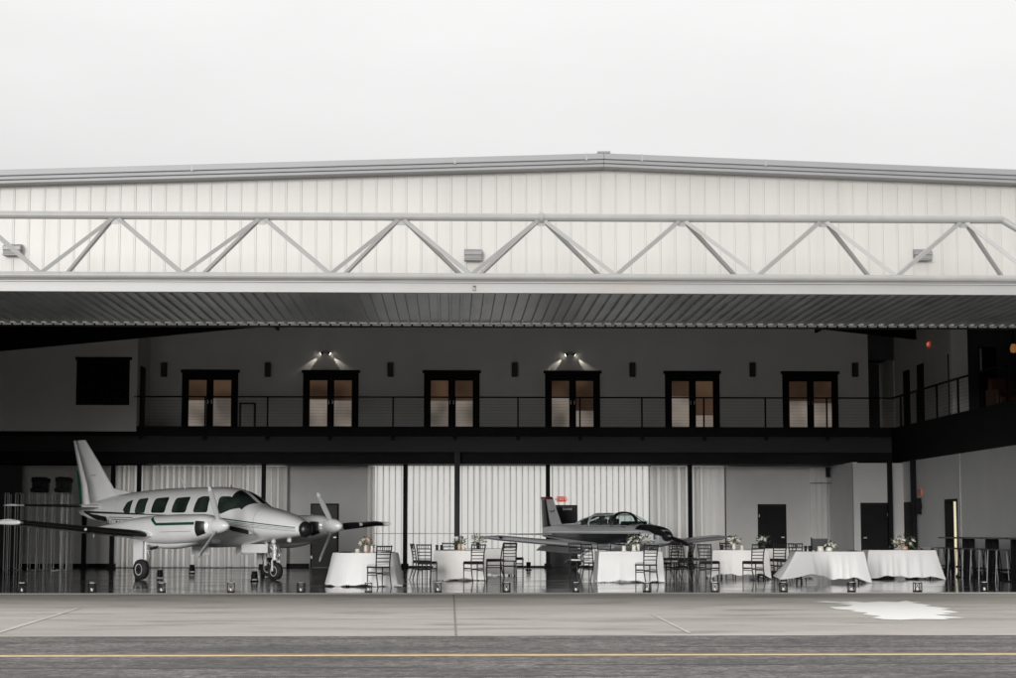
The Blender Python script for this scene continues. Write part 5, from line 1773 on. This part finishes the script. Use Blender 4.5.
# ------------------------------------------------------------------ candle lanterns along the threshold
def make_lantern():
    t = thing('lantern', 'x', 'lantern', (0, 0, 0), 0, 'black candle lanterns along the hangar threshold')
    m = M['black']
    w, h = 0.075, 0.185
    MB().box(-w, w, -w, w, 0, 0.02).build('base', m, t, bevel=0.003)
    MB().box(-w, w, -w, w, h - 0.018, h).build('roof', m, t, bevel=0.003)
    for sx in (-1, 1):
        for sy in (-1, 1):
            MB().box(sx * (w - 0.008) - 0.008, sx * (w - 0.008) + 0.008, sy * (w - 0.008) - 0.008, sy * (w - 0.008) + 0.008, 0.02, h - 0.018).build('corner_post', m, t)
    for s in (-1, 1):
        MB().tube((s * 0.043, s * -0.052, 0.03), (s * -0.043, s * -0.052, h - 0.03), 0.005, n=5).build('cross_bar', m, t)
    MB().path([(-0.03, 0, h), (-0.03, 0, h + 0.025), (0, 0, h + 0.04), (0.03, 0, h + 0.025), (0.03, 0, h)], 0.004, 6).build('handle', m, t)
    MB().box(-0.05, 0.05, -0.03, 0.03, h, h + 0.008).build('vent_cap', M['paper'], t)
    c = MB().lathe([(0, 0.0205), (0.024, 0.0205), (0.024, 0.08), (0.0, 0.078)], n=12).build('candle', M['candle'], t)
    MB().tube((0, 0, 0.08), (0, 0, 0.096), 0.002, n=4).build('wick', m, c)
    return t


LN = [(22, 'black candle lantern farthest left on the threshold, before the upright tube frames'),
      (92, 'black candle lantern on the threshold below the black post left of the twin-engine aircraft'),
      (161.5, 'black candle lantern on the threshold just right of the twin-engine aircraft main wheel'),
      (231, 'black candle lantern on the threshold left of the twin-engine aircraft nose wheel'),
      (301, 'black candle lantern on the threshold left of the round table'),
      (368.5, 'black candle lantern on the threshold in front of the round table cloth'),
      (438, 'black candle lantern on the threshold in front of the table by the grey column'),
      (506.5, 'black candle lantern on the threshold below the small aircraft near wing tip'),
      (576, 'black candle lantern on the threshold in front of the rear exit door'),
      (647, 'black candle lantern on the threshold in front of the chair before the small aircraft'),
      (715, 'black candle lantern on the threshold in front of the table under the far wing'),
      (783.5, 'black candle lantern on the threshold under the pulled tablecloth corner'),
      (851.5, 'black candle lantern before the right end of the long table with pulled cloth'),
      (917.5, 'black candle lantern on the threshold in front of the rightmost tablecloth'),
      (984.5, 'black candle lantern farthest right on the threshold, before the bar tables')]
lp = make_lantern()
for i, (px_, lab) in enumerate(LN):
    loc = (wx(px_, 39.0, 590), 39.0, 0.0)
    if i == 0:
        lp.location = loc
        lp['label'] = lab
    else:
        dup(lp, lab, loc, R([0, 4, -3, 7, -6, 2][i % 6]))

# ------------------------------------------------------------------ floor uplights
def make_uplight():
    t = thing('floor_uplight', 'x', 'uplight', (0, 0, 0), 0, 'black floor uplights near the back wall')
    MB().box(-0.075, 0.075, -0.075, 0.075, 0.0, 0.03).build('base', M['black'], t, bevel=0.005)
    MB().lathe([(0.0, 0.07), (0.06, 0.07), (0.068, 0.10), (0.072, 0.25), (0.066, 0.255), (0.06, 0.24), (0, 0.23)], n=16).build('can', M['black'], t)
    for s in (-1, 1):
        MB().box(s * 0.082 - 0.006, s * 0.082 + 0.006, -0.015, 0.015, 0.03, 0.18).build('yoke', M['black'], t)
    MB().lathe([(0, 0.234), (0.057, 0.243), (0.0, 0.246)], n=12).build('lens', M['glass_dark'], t)
    return t


up = make_uplight()
for i, (px_, Y, lab) in enumerate(((160, 48.6, 'black uplight on the floor right of the twin-engine aircraft main wheel'),
                                   (192, 56.0, 'black uplight on the floor under the twin-engine aircraft belly by the drapes'),
                                   (254.5, 47.0, 'black uplight on the floor left of the twin-engine aircraft nose wheel'),
                                   (528.5, 60.5, 'black uplight on the floor under the small aircraft wing by the ribbed rear door'))):
    loc = (wx(px_, Y, 570), Y, 0)
    if i == 0:
        up.location = loc
        up['label'] = lab
    else:
        dup(up, lab, loc, R(20 * i))

# ------------------------------------------------------------------ bar tables and stools on the right
def make_bar_table():
    t = thing('bar_table', 'x', 'bar table', (0, 0, 0), 0, 'black bar tables along the right wall')
    MB().box(-0.28, 0.28, -0.96, 0.96, 1.03, 1.07).build('tabletop', M['wood_dark'], t, bevel=0.004)
    for sy in (-1, 1):
        MB().box(-0.07, 0.07, sy * 0.80 - 0.07, sy * 0.80 + 0.07, 0.03, 1.03).build('leg', M['black'], t)
        MB().box(-0.26, 0.26, sy * 0.80 - 0.09, sy * 0.80 + 0.09, 0.0, 0.03).build('foot', M['black'], t)
    MB().box(-0.015, 0.015, -0.73, 0.73, 0.24, 0.28).build('foot_rail', M['black'], t)
    return t


bt = make_bar_table()
for i, (Y, lab) in enumerate(((51.4, 'black bar table farthest back beside the lit doorway'), (49.2, 'black bar table second from the lit doorway'),
                              (47.0, 'black bar table third from the lit doorway, cut by the right edge'), (44.8, 'black bar table nearest the opening at the right wall'))):
    if i == 0:
        bt.location = (13.75, Y, 0)
        bt['label'] = lab
    else:
        dup(bt, lab, (13.75, Y, 0))


def make_stool():
    t = thing('bar_stool', 'x', 'stool', (0, 0, 0), 0, 'black bar stools at the bar tables')
    MB().box(-0.17, 0.17, -0.17, 0.17, 0.76, 0.79).build('seat', M['wood_dark'], t, bevel=0.008)
    for sx in (-1, 1):
        for sy in (-1, 1):
            MB().path([(sx * 0.20, sy * 0.20, 0.0), (sx * 0.14, sy * 0.14, 0.76)], 0.014, 8).build('leg', M['trim'] if sx * sy > 0 else M['black'], t)
    for s in (-1, 1):
        MB().tube((s * 0.185, -0.185, 0.22), (s * 0.185, 0.185, 0.22), 0.009, n=6).build('foot_rung', M['black'], t)
        MB().tube((-0.175, s * 0.175, 0.30), (0.175, s * 0.175, 0.30), 0.009, n=6).build('foot_rung', M['black'], t)
    return t


stl = make_stool()
ys = [52.0, 51.35, 50.7, 49.85, 49.2, 48.5, 47.6, 46.9, 46.2]
ordn = ['first', 'second', 'third', 'fourth', 'fifth', 'sixth', 'seventh', 'eighth', 'ninth']
for i, Y in enumerate(ys):
    lab = 'black bar stool at the right wall bar tables, %s counting from the lit doorway' % ordn[i]
    loc = (13.36 + 0.04 * ((i * 7) % 3), Y, 0)
    if i == 0:
        stl.location = loc
        stl['label'] = lab
    else:
        dup(stl, lab, loc, R((i * 13) % 20 - 10))

# ------------------------------------------------------------------ upright tube frames and black bundles on the left
def tube_frame(px0, px1, Y, ytop, ybot, label, bottom=True):
    x0, x1 = wx(px0, Y, 540), wx(px1, Y, 540)
    z1 = wz(ytop, Y)
    w = (x1 - x0) / 2
    t = thing('tube_frame', label, 'tube frame', ((x0 + x1) / 2, Y, 0), 0, 'upright silver tube frames at the left wall')
    for s in (-1, 1):
        MB().tube((s * w, 0, 0.0), (s * w, 0, z1), 0.018, n=8).build('upright', M['aluminium'], t)
        MB().tube((s * w * 0.9, 0.30, 0.0), (s * w * 0.9, 0.30, z1 - 0.03), 0.016, n=8).build('upright', M['aluminium'], t)
        MB().tube((s * w, 0.0, 0.06), (s * w * 0.9, 0.30, 0.06), 0.012, n=6).build('side_rung', M['aluminium'], t)
    if bottom:
        MB().tube((-w, 0, 0.02), (w, 0, 0.02), 0.018, n=8).build('cross_tube', M['aluminium'], t)
    MB().tube((-w, 0, z1), (w, 0, z1), 0.018, n=8).build('cross_tube', M['aluminium'], t)
    return t


frs = [(4, 8, 60.5, 'upright silver tube frame farthest left, alone by the dark wall'),
       (14.5, 20, 60.8, 'upright silver tube frame second from left, beside the lone one'),
       (28, 36, 60.0, 'upright silver tube frame under the left black bundle, left of two'),
       (37.5, 43.5, 60.4, 'upright silver tube frame under the left black bundle, right of two'),
       (51.5, 60.5, 60.0, 'upright silver tube frame under the right black bundle, wide one'),
       (61.5, 66.5, 60.4, 'upright silver tube frame under the right black bundle, narrow one'),
       (67.5, 71.0, 60.9, 'upright silver tube frame farthest right, nearest the tail of the twin-engine aircraft'),
       (44.5, 47.5, 60.9, 'thin upright silver tube frame in the gap between both black bundles')]
for px0, px1, Y, lab in frs:
    tube_frame(px0, px1, Y, 493.5, 570, lab)
for lab, px0, px1, sd in (('black lumpy bundle lying across the left upright tube frames', 31, 49, 3), ('black lumpy bundle lying across the right upright tube frames', 55, 71.5, 5)):
    Y = 60.2
    x0, x1 = wx(px0, Y, 485), wx(px1, Y, 485)
    zb_ = wz(493.2, Y) + 0.02
    t = thing('black_bundle', lab, 'bundle', ((x0 + x1) / 2, Y, zb_), 0)
    w = (x1 - x0) / 2
    rnd = random.Random(sd)
    MB().box(-w * 0.85, w * 0.85, -0.12, 0.35, 0.0, 0.38).build('bag_body', M['cush_black'], t, bevel=0.06)
    MB().path([(-w * 1.02, 0.06, 0.40), (-w * 0.5, 0.10, 0.37 + 0.02 * sd / 3), (0, 0.08, 0.40), (w * 0.55, 0.1, 0.38), (w * 1.0, 0.05, 0.36)],
              [0.07, 0.10, 0.085, 0.10, 0.075], 12).build('bag_roll', M['cush_black'], t)
    MB().path([(-w * 0.9, -0.16, 0.06), (0, -0.17, 0.09), (w * 0.92, -0.16, 0.05)], [0.06, 0.085, 0.06], 12).build('bag_roll', M['cush_black'], t)
    MB().path([(-w * 0.3, -0.13, 0.30), (0, -0.16, 0.16), (w * 0.3, -0.13, 0.30)], 0.015, 6).build('strap', M['black'], t)

# dark side of the bay at far left: inner wall, tall cabinet and posts
MB().box(LX, LX + 0.1, TH + 0.4, BE - 0.1, 0.0, roof_z(LX) - 0.5).build('inner_side_wall', M['wall_dark'], hangar)
MB().box(LX + 0.11, wx(21, 64.0), 63.9, 64.1, 0.0, SOFF - 0.01).build('dark_partition', M['wall_dark'], hangar)

# ------------------------------------------------------------------ daylight
w = bpy.data.worlds.new('World')
scene.world = w
w.use_nodes = True
nt = w.node_tree
N, L = nt.nodes, nt.links
bg = N['Background']
out = N['World Output']
SUN_EL, SUN_AZ = R(6.8), R(195)
sky = N.new('ShaderNodeTexSky')
sky.sky_type = 'NISHITA'
sky.sun_disc = False
sky.sun_elevation = SUN_EL
sky.sun_rotation = SUN_AZ
sky.air_density = 1.0
sky.dust_density = 2.0
hs = N.new('ShaderNodeHueSaturation')      # cloud cover takes the blue out of the sky
hs.inputs['Saturation'].default_value = 0.0
L.new(sky.outputs['Color'], hs.inputs['Color'])
L.new(hs.outputs['Color'], bg.inputs['Color'])
bg.inputs['Strength'].default_value = 0.05
# closed overcast: brighter towards the zenith, with soft cloud relief
bg2 = N.new('ShaderNodeBackground')
tc = N.new('ShaderNodeTexCoord')
sx = N.new('ShaderNodeSeparateXYZ')
L.new(tc.outputs['Generated'], sx.inputs['Vector'])
mr = N.new('ShaderNodeMapRange')
mr.inputs['From Min'].default_value = 0.0
mr.inputs['From Max'].default_value = 1.0
mr.inputs['To Min'].default_value = 0.22
mr.inputs['To Max'].default_value = 1.42
L.new(sx.outputs['Z'], mr.inputs['Value'])
mp = N.new('ShaderNodeMapping')
mp.inputs['Scale'].default_value = (3.0, 3.0, 9.0)
L.new(tc.outputs['Generated'], mp.inputs['Vector'])
no = N.new('ShaderNodeTexNoise')
no.inputs['Scale'].default_value = 1.5
no.inputs['Detail'].default_value = 5
L.new(mp.outputs['Vector'], no.inputs['Vector'])
m2 = N.new('ShaderNodeMapRange')
m2.inputs['From Min'].default_value = 0.3
m2.inputs['From Max'].default_value = 0.7
m2.inputs['To Min'].default_value = 0.94
m2.inputs['To Max'].default_value = 1.03
L.new(no.outputs['Fac'], m2.inputs['Value'])
mu = N.new('ShaderNodeMath')
mu.operation = 'MULTIPLY'
L.new(mr.outputs['Result'], mu.inputs[0])
L.new(m2.outputs['Result'], mu.inputs[1])
bg2.inputs['Color'].default_value = (1.0, 1.0, 0.995, 1)
L.new(mu.outputs['Value'], bg2.inputs['Strength'])
ad = N.new('ShaderNodeAddShader')
L.new(bg.outputs['Background'], ad.inputs[0])
L.new(bg2.outputs['Background'], ad.inputs[1])
L.new(ad.outputs['Shader'], out.inputs['Surface'])

sl = bpy.data.lights.new('sun', 'SUN')
sl.energy = 1.5
sl.angle = R(14)
sl.color = (1.0, 0.99, 0.98)
so = bpy.data.objects.new('sun', sl)
COL.objects.link(so)
# sun high behind the camera, a little to the left
d = Vector((math.sin(SUN_AZ) * math.cos(SUN_EL), math.cos(SUN_AZ) * math.cos(SUN_EL), math.sin(SUN_EL)))
so.rotation_euler = (-d).to_track_quat('-Z', 'Y').to_euler()

# ------------------------------------------------------------------ camera and render settings
cam = bpy.data.cameras.new('camera')
cam.sensor_width = 36
cam.lens = F_PX / 1016 * 36
cam.clip_start = 0.1
cam.clip_end = 3000
co = bpy.data.objects.new('camera', cam)
COL.objects.link(co)
co.location = (0, 0, CAM_H)
co.rotation_euler = (PI / 2 + PITCH, 0, -YAW)
scene.camera = co

scene.render.engine = 'CYCLES'
scene.cycles.use_denoising = True
scene.cycles.max_bounces = 8
scene.cycles.diffuse_bounces = 5
scene.cycles.glossy_bounces = 4
scene.cycles.transmission_bounces = 6
scene.cycles.transparent_max_bounces = 12
scene.cycles.sample_clamp_indirect = 6
scene.cycles.caustics_reflective = True
scene.cycles.blur_glossy = 0.3
scene.cycles.caustics_refractive = False
vs_ = scene.view_settings
vs_.view_transform = 'Standard'
vs_.look = 'None'
vs_.exposure = 0.4
vs_.gamma = 1.0
vs_.use_curve_mapping = False
